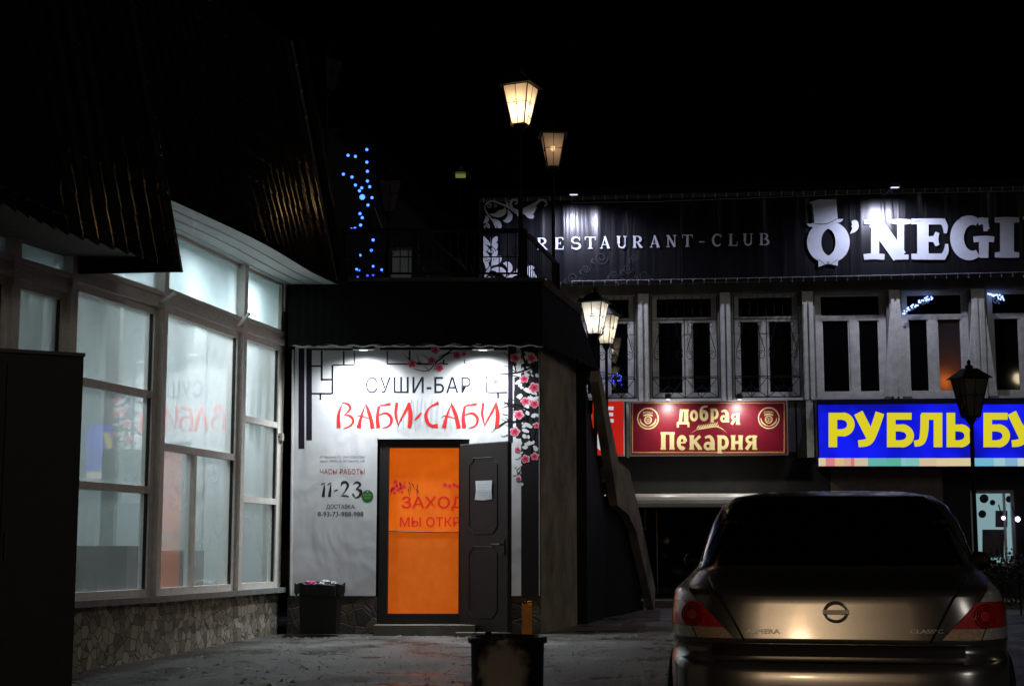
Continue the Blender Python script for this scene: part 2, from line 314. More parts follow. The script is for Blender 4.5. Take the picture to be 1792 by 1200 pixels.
BR = {  # brush capitals
 'В': [[(.08,0,.2),(.06,.45,.16),(.2,.8,.09),(.38,.98,.02)],[(.3,1,.05),(.7,.92,.13),(.8,.74,.12),(.45,.52,.03)],[(.4,.53,.03),(.85,.45,.11),(1,.25,.11),(.75,.06,.07),(.38,-.02,.02)]],
 'А': [[(.1,0,.22),(.2,.3,.15),(.38,.68,.08),(.6,.98,.02)],[(.52,1,.03),(.68,.72,.16),(.85,.4,.18),(.98,-.02,.2)],[(-.05,.42,.02),(.2,.48,.05),(.8,.36,.03)]],
 'Б': [[(.12,0,.2),(.05,.4,.16),(.15,.85,.12)],[(.15,.88,.04),(.5,.9,.09),(.88,.95,.14)],[(.12,.5,.03),(.6,.58,.11),(.92,.38,.14),(.8,.1,.08),(.35,-.02,.02)]],
 'И': [[(.1,1,.14),(.03,.6,.13),(.1,.3,.09),(.2,.06,.02)],[(.17,.1,.02),(.4,.4,.09),(.66,.72,.11),(.8,.98,.07)],[(.82,1,.1),(.9,.6,.2),(.9,.3,.2),(.84,0,.17)]],
 'С': [[(.98,.98,.2),(.7,.92,.1),(.3,.78,.09),(.06,.5,.15),(.2,.2,.17),(.5,.08,.14),(.92,.08,.22)]],
 '-': [[(.0,.28,.02),(.5,.42,.12),(1,.6,.06)]],
}

# ================================================================ GROUND
def gp(x, y): return (x, y, gz(y))
def asphalt():
    m, t, b = newmat("asphalt"); tc = t.nodes.new("ShaderNodeTexCoord")
    n1 = t.nodes.new("ShaderNodeTexNoise"); n1.inputs["Scale"].default_value = .9; n1.inputs["Detail"].default_value = 8; n1.inputs["Roughness"].default_value = .7
    n2 = t.nodes.new("ShaderNodeTexNoise"); n2.inputs["Scale"].default_value = 55; n2.inputs["Detail"].default_value = 4
    for n in (n1, n2): t.links.new(tc.outputs["Object"], n.inputs["Vector"])
    cr = t.nodes.new("ShaderNodeValToRGB"); cr.color_ramp.elements[0].position = .42; cr.color_ramp.elements[0].color = (.04,.039,.036,1); cr.color_ramp.elements[1].position = .66; cr.color_ramp.elements[1].color = (.32,.3,.27,1)
    t.links.new(n1.outputs["Fac"], cr.inputs[0])
    mm = t.nodes.new("ShaderNodeMix"); mm.data_type = 'RGBA'; mm.blend_type = 'MULTIPLY'; mm.inputs[0].default_value = .8
    c2 = t.nodes.new("ShaderNodeValToRGB"); c2.color_ramp.elements[0].position = .3; c2.color_ramp.elements[0].color = (.35,.35,.35,1); c2.color_ramp.elements[1].position = .65; c2.color_ramp.elements[1].color = (1.3,1.3,1.3,1)
    t.links.new(n2.outputs["Fac"], c2.inputs[0]); t.links.new(cr.outputs[0], mm.inputs[6]); t.links.new(c2.outputs[0], mm.inputs[7]); t.links.new(mm.outputs[2], b.inputs["Base Color"])
    mr = t.nodes.new("ShaderNodeMapRange"); mr.inputs[1].default_value = .4; mr.inputs[2].default_value = .6; mr.inputs[3].default_value = .2; mr.inputs[4].default_value = .75
    t.links.new(n1.outputs["Fac"], mr.inputs[0]); t.links.new(mr.outputs[0], b.inputs["Roughness"])
    bp = t.nodes.new("ShaderNodeBump"); bp.inputs["Strength"].default_value = 1; bp.inputs["Distance"].default_value = .03
    t.links.new(n2.outputs["Fac"], bp.inputs["Height"]); t.links.new(bp.outputs[0], b.inputs["Normal"]); return m
M['asphalt'] = asphalt()
g = MB()
ys = [-400, -30, 0, 4, 7.4, 9, 11, 13, 15, 17, 18.4, 22, 30, 60, 900]; xs = [-900, -60, -8, -4, 0, 4, 8, 60, 900]
for y in ys:
    for x in xs: g.v.append((x, y, gz(y) if y > 0 else -.21))
n = len(xs)
for j in range(len(ys)-1):
    for i in range(n-1): g.f.append((j*n+i, j*n+i+1, (j+1)*n+i+1, (j+1)*n+i))
tag(g.build("ground", M['asphalt']), kind="structure")

rnd = random.Random(21); gr_ = MB()
for i in range(2600):
    y = rnd.uniform(10.2, 19.5) if i % 4 else rnd.uniform(18.2, 18.55); x = rnd.uniform(-4.2, 3.2); r0 = rnd.uniform(.005, .02)*(1 if i % 9 else 1.7); z = gz(y)
    if y > 18.5 and x < .9: continue
    vs_ = [Vector((x+r0*rnd.uniform(.7,1.3)*math.cos(k*1.257+i), y+r0*rnd.uniform(.7,1.3)*math.sin(k*1.257+i), z-.002)) for k in range(5)]
    gr_.add(vs_ + [Vector((x+rnd.uniform(-.3,.3)*r0, y, z+r0*.7))], [(k, (k+1) % 5, 5) for k in range(5)])
tag(gr_.build("gravel", mat("grit", (.2,.19,.17), .8, 0, .6, 40)), "loose pale grit and small stones scattered over the asphalt", "gravel", kind="stuff")

# ================================================================ LEFT SHOP (curved glazed front)
def plan(px, Y, py=780): q = P(px, py, Y); return Vector((q.x, Y, 0))
A = [plan(-60, 12.5), plan(0, 12.94), plan(104, 13.78), plan(268, 15.46), plan(411, 17.6), plan(490, 19.0)]
class Seg:
    def __init__(s, a, b):
        s.a = a.copy(); s.d = (b-a); s.L = s.d.length; s.d.normalize(); s.n = Vector((s.d.y, -s.d.x, 0))   # outward (+x)
    def sz(s, px, py, off=0):
        q = Pn(px, py, s.a + s.n*off, s.n); return (q-s.a).dot(s.d), q.z
    def pt(s, u, z, off=0): q = s.a + s.d*u + s.n*off; return Vector((q.x, q.y, z))
    def bar(s, mb, u0, z0, u1, z1, o0, o1):
        b = [s.pt(u0,z0,o0), s.pt(u0,z0,o1), s.pt(u1,z0,o1), s.pt(u1,z0,o0)]; t = [s.pt(u0,z1,o0), s.pt(u0,z1,o1), s.pt(u1,z1,o1), s.pt(u1,z1,o0)]
        mb.hexa(b, t)
SG = [Seg(A[i], A[i+1]) for i in range(5)]
shop = thing("shop_building", "curved glazed corner shop front with fogged lit panes above a stone base", "shop", (A[3].x-1, A[3].y, 0))
ZS = .56; ZT = P(487, 603, 19).z; ZQ = P(486, 500, 19).z; ZE = ZQ + .05
base = MB(); sill = MB()
for s in SG:
    s.bar(base, 0, -.4, s.L, ZS-.06, -.25, .02)
    s.bar(sill, -.01, ZS-.06, s.L+.0, ZS, -.2, .14 if s is not SG[4] else .12)
base.build("stone_base", M['stone'], shop); sill.build("sill", M['sillm'], shop)
def window_bay(seg, u0, u1, z0, z1, rails, gmat, fw=.07, nm="window", post=True):
    """frame with rails; rails = list of (u0f,u1f,z) horizontal and ('v',u,z0,z1) vertical bars"""
    mb = MB(); seg.bar(mb, u0, z0, u0+fw, z1, -.05, .05); seg.bar(mb, u1-fw, z0, u1, z1, -.05, .05)
    seg.bar(mb, u0+fw, z0, u1-fw, z0+fw, -.047, .047); seg.bar(mb, u0+fw, z1-fw, u1-fw, z1, -.047, .047)
    for r in rails:
        if r[0] == 'v': seg.bar(mb, r[1]-.035, r[2], r[1]+.035, r[3], -.044, .044)
        else: seg.bar(mb, r[0]+fw, r[2]-.035, r[1]-fw, r[2]+.035, -.047, .047)
    w = mb.build(nm, M['frame'], shop)
    for (a, b) in ((u0+fw, u0+fw+.012), (u1-fw-.012, u1-fw)): bd = MB(); seg.bar(bd, a, z0+fw, b, z1-fw, .0, .03); bd.build("gasket", M['black_metal'], w)
    return w
def pane(seg, w, u0, z0, u1, z1, gm):
    MB().quad(seg.pt(u0,z0,0), seg.pt(u1,z0,0), seg.pt(u1,z1,0), seg.pt(u0,z1,0)).build("pane", gm, w)
def zat(seg, px, py): return seg.sz(px, py)[1]
fw = .07
# bay 1
s = SG[2]; L = s.L; zt = zat(s, 190, 515); r1 = zat(s, 200, 679); r2 = zat(s, 200, 853)
w = window_bay(s, .07, L-.07, ZS, zt, [(.07, L-.07, r1), (.07, L-.07, r2)], None)
for a, b in ((ZS, r2), (r2, r1), (r1, zt)): pane(s, w, .1, a+.03, L-.1, b-.03, M['glass2'] if a == r1 else M['glass'])
# bay 2
s = SG[3]; L = s.L; zt2 = zat(s, 340, 556); r1 = zat(s, 340, 790); um = s.sz(333, 900)[0]
w = window_bay(s, .05, L-.05, ZS, zt2, [(.05, L-.05, r1), ('v', um, ZS+fw, r1-.035)], None)
pane(s, w, .1, r1+.03, L-.1, zt2-.03, M['glass']); pane(s, w, .1, ZS+.03, um-.03, r1-.03, M['glass']); pane(s, w, um+.03, ZS+.03, L-.1, r1-.03, M['glass'])
# bay 3
s = SG[4]; L = s.L; ue = s.sz(482, 800)[0]; zt3 = zat(s, 450, 592); r1 = zat(s, 447, 737); r2 = zat(s, 445, 875)
w = window_bay(s, .05, ue, ZS, zt3, [(.05, ue, r1), (.05, ue, r2)], None)
for a, b in ((ZS, r2), (r2, r1), (r1, zt3)): pane(s, w, .1, a+.03, ue-.05, b-.03, M['glass'])
# bay 0 and beyond
for s in SG[:2]:
    w = window_bay(s, .03, s.L-.05, ZS, 3.3, [], None); pane(s, w, .08, ZS+.05, s.L-.1, 3.25, M['glass2'])
# mouldings, transoms, posts
for i, s in enumerate(SG):
    zb = [3.3, 3.3, zt, zt2, zt3][i]; mb = MB()
    s.bar(mb, 0, zb+.002, s.L if i < 4 else ue, zb+.06, -.06, .09); s.bar(mb, 0, zb+.062, s.L if i < 4 else ue, zb+.13, -.06, .06)
    s.bar(mb, 0, zb+.132, s.L if i < 4 else ue, zb+.17, -.06, .085)
    mb.build("moulding", M['frame'], shop)
    tr = MB(); u1 = s.L-.04 if i < 4 else ue
    s.bar(tr, .04, zb+.172, u1, zb+.2, -.03, .03); s.bar(tr, .04, ZQ-.03, u1, ZQ, -.03, .03)
    t_ = tr.build("transom_window", M['frame'], shop)
    MB().quad(s.pt(.04,zb+.18,0), s.pt(u1,zb+.18,0), s.pt(u1,ZQ,0), s.pt(.04,ZQ,0)).build("pane", M['frost'], t_)
for i in range(1, 5):
    p = A[i]; s = SG[i]; mb = MB(); s.bar(mb, -.05, ZS, .05, ZQ, -.1, .1); mb.build("post", M['frame'], shop)
pl_ = MB(); SG[4].bar(pl_, ue+.003, ZS+.001, SG[4].L, ZQ+.1, -.14, .04); SG[4].bar(pl_, ue+.04, ZT+.4, SG[4].L-.02, ZQ+.1, .041, .07)
pl_.build("pilaster", M['cream'], shop)
def stick(i, px1, py1, px0, py0):
    a = Pn(px0, py0, SG[i].a + SG[i].n*.1, SG[i].n); b = P(px1, py1, a.y-.3)
    MB().tube([a, a+(b-a)*.9, b], .018, 6).build("flag_bracket", M['frame'], shop)
stick(3, 308, 512, 282, 528); stick(4, 436, 549, 416, 570)
ew = MB(); SG[0].bar(ew, -7, -.4, -.001, ZE+.6, -.22, .03); ew.build('street_wall', M['cream'], shop)
# room behind the glass
room = MB(); off = -4.2
room.quad(SG[0].pt(-2,-.1,off), SG[4].pt(SG[4].L,-.1,off), SG[4].pt(SG[4].L,ZE,off), SG[0].pt(-2,ZE,off))
room.quad(SG[4].pt(SG[4].L,-.1,off), SG[4].pt(SG[4].L-.02,-.1,-.12), SG[4].pt(SG[4].L-.02,ZE,-.12), SG[4].pt(SG[4].L,ZE,off))
room.build("interior_wall", M['room'], shop)
fl = MB(); ce = MB()
for s in SG:
    fl.quad(s.pt(0,.3,-.2), s.pt(s.L,.3,-.2), s.pt(s.L,.3,off-.5), s.pt(0,.3,off-.5))
fl.build("interior_floor", M['roomdark'], shop)
for s in SG: ce.quad(s.pt(0,ZE+.0,-.06), s.pt(s.L,ZE+.0,-.06), s.pt(s.L,ZE+.0,off-.5), s.pt(0,ZE+.0,off-.5))
ce.build("interior_ceiling", M['room'], shop)
for i, (px, Y, o) in enumerate([(60, 14.4, 0), (197, 16.2, 0), (20, 14.1, 0), (350, 18.2, 0)]):
    q = P(px, 700, Y); MB().box((q.x-.07, Y-.07, .3), (q.x+.07, Y+.07, ZE-.01)).build("interior_column", M['room'], shop)
cnt = MB()
for (px, Y, w_, h) in ((170, 15.6, .9, .75), (300, 17.4, .8, .7)):
    q = P(px, 900, Y); cnt.box((q.x-w_, Y, .3), (q.x+w_*.35, Y+.5, .3+h))
cnt.build("counter", M['roomdark'], shop)
MB().quad(SG[0].pt(-2,.3,off+.05), SG[4].pt(SG[4].L,.3,off+.05), SG[4].pt(SG[4].L,1.5,off+.05), SG[0].pt(-2,1.5,off+.05)).build("dark_lower_wall", M['roomdark'], shop)  # dark sheet added so the room dims towards the floor
M['tube'] = emis("fluorescent_tube", (.82,.97,1), 1.3)
for (px, py, Y) in ((170, 470, 16.3), (300, 500, 18.3), (20, 430, 14.6)):
    q = P(px, py, Y); mb = MB().box((q.x-.9, Y-.07, ZE-.1), (q.x+.3, Y+.07, ZE-.06)); lo = mb.build("tube_light", M['tube'], shop)
def area(name, loc, rot, sx, sy, e, col, parent=None):
    l = bpy.data.lights.new(name, 'AREA'); l.shape = 'RECTANGLE'; l.size = sx; l.size_y = sy; l.energy = e; l.color = col
    o = bpy.data.objects.new(name, l); COL.objects.link(o); o.location = loc; o.rotation_euler = rot; return o
area("room_light", (P(190,470,16.3).x-.2, 16.3, ZE-.14), (0,0,0), 1.2, .2, 74, (.9,.97,1))
area("room_light", (P(330,470,18.0).x-.2, 18.0, ZE-.14), (0,0,0), 1.2, .2, 66, (.9,.97,1))
area("room_light", (P(20,470,14.4).x-.2, 14.4, ZE-.14), (0,0,0), .8, .2, 16, (.88,.97,1))
# soffit and roof
EV = [Pz(*q, ZE) for q in ((200, 297), (290, 338), (392, 385), (470, 424), (548, 471), (603, 504))]
EV[-1] = Vector((EV[-1].x, 18.98, ZE))
def interp(pts, n):
    out = []; Ls = [0]
    for i in range(1, len(pts)): Ls.append(Ls[-1] + (pts[i]-pts[i-1]).length)
    for k in range(n+1):
        t = Ls[-1]*k/n; i = 0
        while i < len(pts)-2 and Ls[i+1] < t: i += 1
        f = (t-Ls[i])/(Ls[i+1]-Ls[i]); p0 = pts[max(i-1,0)]; p1 = pts[i]; p2 = pts[i+1]; p3 = pts[min(i+2, len(pts)-1)]
        out.append(.5*((2*p1) + (p2-p0)*f + (2*p0-5*p1+4*p2-p3)*f*f + (3*p1-p0-3*p2+p3)*f**3))
    return out, Ls[-1]
ev, _ = interp(EV, 24); wl, _ = interp([a.copy() for a in A[1:]], 24)
so_ = MB(); n = 25
vs = [Vector((p.x, p.y, ZQ+.004)) for p in ev] + [Vector((p.x-.25, p.y, ZQ+.004)) for p in wl]
so_.add(vs, [(i, i+1, n+i+1, n+i) for i in range(24)]); so_.build("soffit", M['soffit'], shop)
sl = MB()   # board joints of the soffit
for f_ in (.2, .4, .6, .8):
    q = [vs[i]*(1-f_) + vs[n+i]*f_ - Vector((0,0,.004)) for i in range(25)]; sl.tube(q, .004, 4)
sl.build("soffit_joint", M['sillm'], shop)
def tile_roof(pts, up, height, wave, amp, name, parent, step=.35, droop=.04, mt='roof', fan=0):
    cur, Lt = interp(pts, 40); nw = int(Lt/wave); per = 8; nn = nw*per-4; cur, _ = interp(pts, nn); mb = MB(); rows = int(height/step)*3
    rs = []
    for j in range(int(height/step)):
        rs += [j*step, j*step+.02, (j+1)*step-.005]
    V = []
    for j, h in enumerate(rs):
        jj = j % 3; lift = [.01, .011, .0][jj]
        for i, p in enumerate(cur):
            a = cur[max(i-1,0)]; b = cur[min(i+1,nn)]; d = (b-a).normalized(); nr = Vector((d.y, -d.x, 0)).normalized()
            wv = amp*math.cos(2*math.pi*i/per); wv = amp*math.cos(2*math.pi*i/per)
            k_ = i/nn; q = p + Vector((up[0]*(1-fan*k_), up[1], up[2]))*h + nr*(wv+lift)
            if i > nn-3: q -= nr*.02*(i-(nn-3))
            if j == 0: q.z -= droop*(.5+.5*math.cos(2*math.pi*i/per))
            V.append(q)
    m = nn+1; Fs = [(j*m+i, j*m+i+1, (j+1)*m+i+1, (j+1)*m+i) for j in range(len(rs)-1) for i in range(nn)]
    mb.add(V, Fs); return mb.build(name, M[mt], parent, smooth=False)
tile_roof(EV, (-.37, .06, 1), 3.2, .21, .024, "roof", shop, fan=.45)

er = EV[-1]; up_e = Vector((-.37*.55, .06, 1))
MB().tube([er+Vector((.05,-.08,-.0)), er+up_e*3.2+Vector((.07,-.09,0))], .065, 6).build("rake_cover", M['iron'], shop)  # black bar added to cover the lit rake edge

# ================================================================ NEAR CANOPY AND DARK KIOSK
ZC = 3.52
CE = [Pz(*q, ZC) for q in ((-260, 225), (-120, 295), (0, 352), (110, 402), (225, 440), (318, 472))]
can = thing("entrance_canopy", "black tiled entrance canopy jutting out over the left windows", "canopy", (CE[5].x-.6, CE[5].y, ZC))
tile_roof(CE, (-.2, .02, 1), 4.5, .21, .02, "roof", can)
e5 = CE[5]
mb = MB(); mb.prism([(e5.x+.0, e5.y+.02, ZC-.01), (e5.x-1.12, e5.y+.04, ZC-.03), (e5.x-1.12, e5.y+.04, ZC+4.4), (e5.x-.2*4.4, e5.y+.02, ZC+4.4)], (0,.05,0)); mb.build("end_panel", M['skirt'], can)
sf = MB(); ce_, _ = interp(CE, 12)
vs = [Vector((p.x, p.y, ZC+.12)) for p in ce_] + [Vector((p.x-1.9, p.y, ZC+.12)) for p in ce_]
sf.add(vs, [(i, i+1, 14+i, 13+i) for i in range(12)]); sf.build("soffit", mat("rough_soffit", (.2,.2,.19), .8, 0, .3, 30, .4, 60), can)
q0 = P(20, 612, 12.0); q1 = P(147, 618, 12.15); ql = P(-130, 600, 11.6)
kz = q1.z
kio = thing("metal_cabinet", "tall plain dark brown steel cabinet at the left edge in front of the windows", "cabinet", (q1.x-.6, 12.6, gz(12.3)))
d = (Vector((q1.x, q1.y, 0)) - Vector((ql.x, ql.y, 0))); dn = Vector((-d.y, d.x, 0)).normalized()
def kb(mb, a, b, z0, z1, f, bk): mb.hexa([a+dn*f+Vector((0,0,z0)), b+dn*f+Vector((0,0,z0)), b+dn*bk+Vector((0,0,z0)), a+dn*bk+Vector((0,0,z0))], [a+dn*f+Vector((0,0,z1)), b+dn*f+Vector((0,0,z1)), b+dn*bk+Vector((0,0,z1)), a+dn*bk+Vector((0,0,z1))])
ka = Vector((ql.x, ql.y, 0)); kb_ = Vector((q1.x, q1.y, 0))
mb = MB(); kb(mb, ka, kb_, gz(12)-.05, kz-.03, 0, 1.0); mb.build("body", M['box'], kio)
mb = MB(); kb(mb, ka-d*.01, kb_+d*.006, kz-.028, kz, -.02, 1.02); mb.build("top_edge", M['black_metal'], kio)
for f0, f1 in ((.03, .49), (.51, .975)):
    mb = MB(); kb(mb, ka+d*f0, ka+d*f1, gz(12)+.08, kz-.1, -.018, -.001); dr = mb.build("door", M['box'], kio)
    hx = ka + d*(f1-.03 if f0 < .4 else f0+.03); mb = MB(); kb(mb, hx-d*.006, hx+d*.006, .95, 1.15, -.05, -.0185); mb.build("handle", M['black_metal'], dr)

# ================================================================ SUSHI PORCH
YF = 19.0
por = thing("porch_building", "small porch building with black metal skirt roof and open brown door", "building", (-1.2, 20, 0))
PF = Plane((0, YF, 0), (0, -1, 0))
xl = P(507, 900, YF).x; xr = P(946, 800, YF).x; far = P(1009, 850, 21.2)
dx0, dx1 = P(664, 900, YF).x, P(819, 900, YF).x; dzt = P(740, 769, YF).z
TZ = P(700, 503, 19.1).z
mb = MB()     # front wall with door opening
mb.box((xl, YF, 0), (dx0, YF+.2, TZ)); mb.box((dx1, YF, 0), (xr, YF+.2, TZ)); mb.box((dx0+.001, YF+.001, dzt), (dx1-.001, YF+.199, TZ-.001))
mb.build("front_wall", M['darkcon'], por)
mb = MB(); a = Vector((xr, YF-.002, 0)); b = Vector((far.x, 21.2, 0)); a2 = a + Vector((-.18, .0, 0)); b2 = b+Vector((-.2, 0, 0))
mb.hexa([a, b, b2, Vector((xr-.02, YF+.21, 0))], [v+Vector((0,0,TZ)) for v in (a, b, b2, Vector((xr-.02, YF+.21, 0)))]); mb.build("side_wall", M['marble'], por)
MB().box((xl, 21.25, 0), (far.x, 21.4, TZ)).build("back_wall", M['darkcon'], por)
MB().box((xl+.01, YF+.2, .02), (xr-.1, 21.2, .14)).build("porch_floor", M['concrete'], por)
MB().hexa([Vector((xl-.1, YF-.05, TZ)), Vector((xr+.05, YF-.05, TZ)), Vector((far.x+.1, 21.45, TZ)), Vector((xl-.1, 21.45, TZ))], [Vector((xl-.1, YF-.05, TZ+.1)), Vector((xr+.05, YF-.05, TZ+.1)), Vector((far.x+.1, 21.45, TZ+.1)), Vector((xl-.1, 21.45, TZ+.1))]).build("terrace_slab", M['darkcon'], por)
# skirt
def skirt(pts_top, pts_bot, wave, name, amp=.0012):
    (t0, t1), (b0, b1) = pts_top, pts_bot; Ls = (b1-b0).length; nn = int(Ls/wave)*8; mb = MB(); d = (b1-b0).normalized(); nr = Vector((d.y, -d.x, 0)).normalized(); V = []
    for j, f in enumerate((0, .03, .35, .7, 1)):
        for i in range(nn+1):
            u = i/nn; p = (b0*(1-u)+b1*u)*(1-f) + (t0*(1-u)+t1*u)*f; p = p + nr*amp*math.cos(2*math.pi*i/8)
            if j == 0: p.z -= .014*math.cos(2*math.pi*i/8/3) + .008*math.cos(2*math.pi*i/29)
            V.append(p)
    m = nn+1; mb.add(V, [(j*m+i, j*m+i+1, (j+1)*m+i+1, (j+1)*m+i) for j in range(4) for i in range(nn)]); return mb.build(name, M['skirt'], por)
T0, T1 = P(504, 509, 18.93), P(948, 503, 18.93); B0, B1 = P(504, 603, 18.55), P(950, 603, 18.55)
T2, B2 = P(1012, 548, 21.4), P(1048, 646, 21.3)
B0.z = B1.z = (B0.z+B1.z)/2; B2.z = B1.z; T1.z = T0.z = TZ+.05; T2.z = TZ+.05
skirt((T0, T1), (B0, B1), .1, "roof_skirt"); skirt((T1, T2), (B1, B2), .1, "roof_skirt")
B3 = Vector((xl, 21.3, B2.z)); 
MB().quad(T2, Vector((T2.x-.5, T2.y+.3, T2.z)), Vector((B2.x-.5, B2.y+.3, B2.z)), B2).build("roof_skirt", M['skirt'], por)
MB().tube([B0*(1-i/90)+B1*(i/90)+Vector((0,.02,-.014+.01*math.sin(i*.9))) for i in range(91)], .008, 6).build("drip_edge", mat("bright_drip_edge", (.85,.85,.85), .4, .3), por)
MB().quad(Vector((B0.x, B0.y+.02, B0.z+.03)), Vector((B1.x, B1.y+.02, B0.z+.03)), Vector((xr, YF-.001, B0.z+.03)), Vector((xl, YF-.001, B0.z+.03))).build("skirt_soffit", M['skirt'], por)
# stone base
sb = MB(); zb = P(580, 1043, YF-.05).z
sb.box((xl, YF-.07, -.02), (dx0-.01, YF-.001, zb)); sb.build("stone_base", M['stone2'], por)
sb = MB(); sb.box((dx1+.01, YF-.07, -.02), (xr-.002, YF-.003, zb)); sb.build("stone_base", M['stone2'], por)
stp = MB(); zs0 = P(740, 1090, YF-.3).z; stp.box((dx0-.02, YF-.42, -.02), (dx1+.1, YF+.18, zs0-.02)); stp.build("doorstep", M['concrete'], por)
# door frame
df = MB(); fwp = P(680, 900, YF).x - dx0
df.box((dx0+.002, YF-.06, zs0-.02), (dx0+fwp, YF+.12, dzt-.01)); df.box((dx1-fwp, YF-.06, zs0-.02), (dx1-.002, YF+.12, dzt-.01)); df.box((dx0+fwp, YF-.058, dzt-.1), (dx1-fwp, YF+.118, dzt-.012)); df.box((dx0+fwp, YF-.058, zs0-.02), (dx1-fwp, YF+.118, P(740,1073,YF).z))
df.build("door_frame", M['doorm'], por)
lt = MB(); lt.box((dx0-.02, YF-.09, dzt), (dx1+.02, YF-.004, dzt+.02)); lt.build("door_flashing", M['white'], por)
# orange glowing inner screen
def screen_mat():
    m, t, b = newmat("backlit_orange_screen"); tc = t.nodes.new("ShaderNodeTexCoord")
    nz = t.nodes.new("ShaderNodeTexNoise"); nz.inputs["Scale"].default_value = 2.2; nz.inputs["Detail"].default_value = 7; nz.inputs["Roughness"].default_value = .7
    cr = t.nodes.new("ShaderNodeValToRGB"); cr.color_ramp.elements[0].position = .3; cr.color_ramp.elements[0].color = (.62,.085,.003,1); cr.color_ramp.elements[1].position = .7; cr.color_ramp.elements[1].color = (.9,.15,.005,1)
    t.links.new(tc.outputs["Object"], nz.inputs["Vector"]); t.links.new(nz.outputs["Fac"], cr.inputs[0]); t.links.new(cr.outputs[0], b.inputs["Emission Color"])
    b.inputs["Emission Strength"].default_value = .72; b.inputs["Base Color"].default_value = (.3,.08,.01,1); b.inputs["Roughness"].default_value = .4; return m
M['screen'] = screen_mat()
ys_ = YF+.06; PS = Plane((0, ys_, 0), (0,-1,0))
x0s, x1s = dx0+fwp+.001, dx1-fwp-.001; zs1 = P(740, 1073, ys_).z; ztop = dzt-.101
zsm = P(740, 931, ys_).z; sc = MB().box((x0s, ys_, zsm), (x1s, ys_+.03, ztop)).build("inner_door", M['screen'], por)
m2_ = M['screen'].copy(); M['screen_low'] = m2_
for n_ in m2_.node_tree.nodes:
    if n_.type == 'TEX_NOISE': n_.inputs["Scale"].default_value = 9
    if n_.type == 'VALTORGB': n_.color_ramp.elements[0].color = (.46,.07,.003,1); n_.color_ramp.elements[1].color = (.6,.105,.005,1)
MB().box((x0s, ys_+.004, zs1), (x1s, ys_+.03, zsm-.002)).build("lower_panel", m2_, sc)
ml = MB(); text(ml, PS, "ЗАХОДИ", (703, 868, 836, 893), .004, .01); text(ml, PS, "МЫ ОТКРЫТЫ", (700, 904, 858, 921), .004, .006)
ml.build("lettering", emis("backlit_red_print", (.42,.012,.008), 1), sc)
ml = MB(); ml.tube([P(679, 929, ys_-.006), P(803, 931, ys_-.006)], .006, 5); ml.build("seam_bar", M['doorm'], sc)
bl = MB(); br = MB(); rnd = random.Random(3)
for i in range(16):
    cx, cy = 684+rnd.random()*28, 842+rnd.random()*20; r = 1.5+rnd.random()*2.5
    ppoly(bl, PS, [(cx+r*math.cos(k*.9)*(1+.3*(k % 2)), cy+r*math.sin(k*.9)) for k in range(7)], .004+i*.0001)
for cx, cy in ((779,848),(787,850),(795,848),(801,851)): ppoly(bl, PS, [(cx+4*math.cos(k), cy+3.5*math.sin(k)) for k in range(6)], .006)
for i in range(14):
    x, y = 684+rnd.random()*52, 843+rnd.random()*12; strip(br, PS, [(x,y,1.6),(x+rnd.uniform(-7,7), y+rnd.uniform(3,14), .6)], .008+i*.0001)
bl.build("blossom_print", emis("backlit_blossom_print", (.5,.02,.03), .9), sc); br.build("twig_print", mat("dark_twig_print", (.03,.008,.01), .5), sc)
# open leaf
hx = Vector((dx1-.03, YF-.065, 0)); fe = P(888, 1000, 18.35); ld = Vector((fe.x-hx.x, fe.y-hx.y, 0)); hx = Vector((P(804,1000,YF-.07).x, YF-.07, 0)); ld = Vector((fe.x-hx.x, fe.y-hx.y, 0)); LW = ld.length; ld.normalize(); ln = Vector((ld.y, -ld.x, 0))
zl0, zl1 = P(850, 1108, 18.7).z+.02, P(804, 779, YF-.07).z
def lb(mb, u0, u1, z0, z1, o0, o1): mb.hexa([hx+ld*u+ln*o+Vector((0,0,z0)) for u, o in ((u0,o0),(u1,o0),(u1,o1),(u0,o1))], [hx+ld*u+ln*o+Vector((0,0,z1)) for u, o in ((u0,o0),(u1,o0),(u1,o1),(u0,o1))])
mb = MB(); lb(mb, 0, LW, zl0, zl1, 0, -.07); leaf = mb.build("door_leaf", M['doorm'], por)
mm = MB(); H = zl1-zl0
def outline(u0, u1, z0, z1, c):
    pts = [(u0+c, z1), (u1-c, z1), (u1-c*.8, z1-c*.5), (u1, z1-c), (u1, z0+c), (u1-c, z0), (u0+c, z0), (u0, z0+c), (u0, z1-c), (u0+c*.8, z1-c*.5)]
    return [hx+ld*u+ln*.004+Vector((0,0,z)) for u, z in pts]
mm.tube(outline(.17, LW-.17, zl0+H*.52, zl1-.17, .08), .007, 5, True); mm.tube(outline(.17, LW-.17, zl0+.17, zl0+H*.45, .08), .005, 5, True)
mm.build("panel_moulding", M['doorm'], leaf)
mh = MB(); hp = hx+ld*(LW-.1)+ln*.03; zz = P(850, 952, 18.6).z
mh.tube([hx+ld*(LW-.07)+Vector((0,0,zz)), hx+ld*(LW-.07)+ln*.06+Vector((0,0,zz)), hx+ld*(LW-.2)+ln*.06+Vector((0,0,zz))], .012, 6); lb(mh, LW-.1, LW-.04, zz-.12, zz+.06, .001, .012)
mh.build("handle", mat("worn_steel", (.05,.05,.045), .4, .6), leaf)
mt_ = MB(); lb(mt_, .0, LW, zl1+.001, zl1+.012, .002, -.072); mt_.build("leaf_edge", mat("scuffed_edge", (.22,.21,.2), .5, .3), leaf)
PLf = Plane(hx + ln*.006, ln)
pp = MB(); a = [PLf(832,841,.003), PLf(861,840,.003), PLf(860,857,.014), PLf(861,873,.006), PLf(846,875,.012), PLf(831,874,.004), PLf(833,858,.01)]
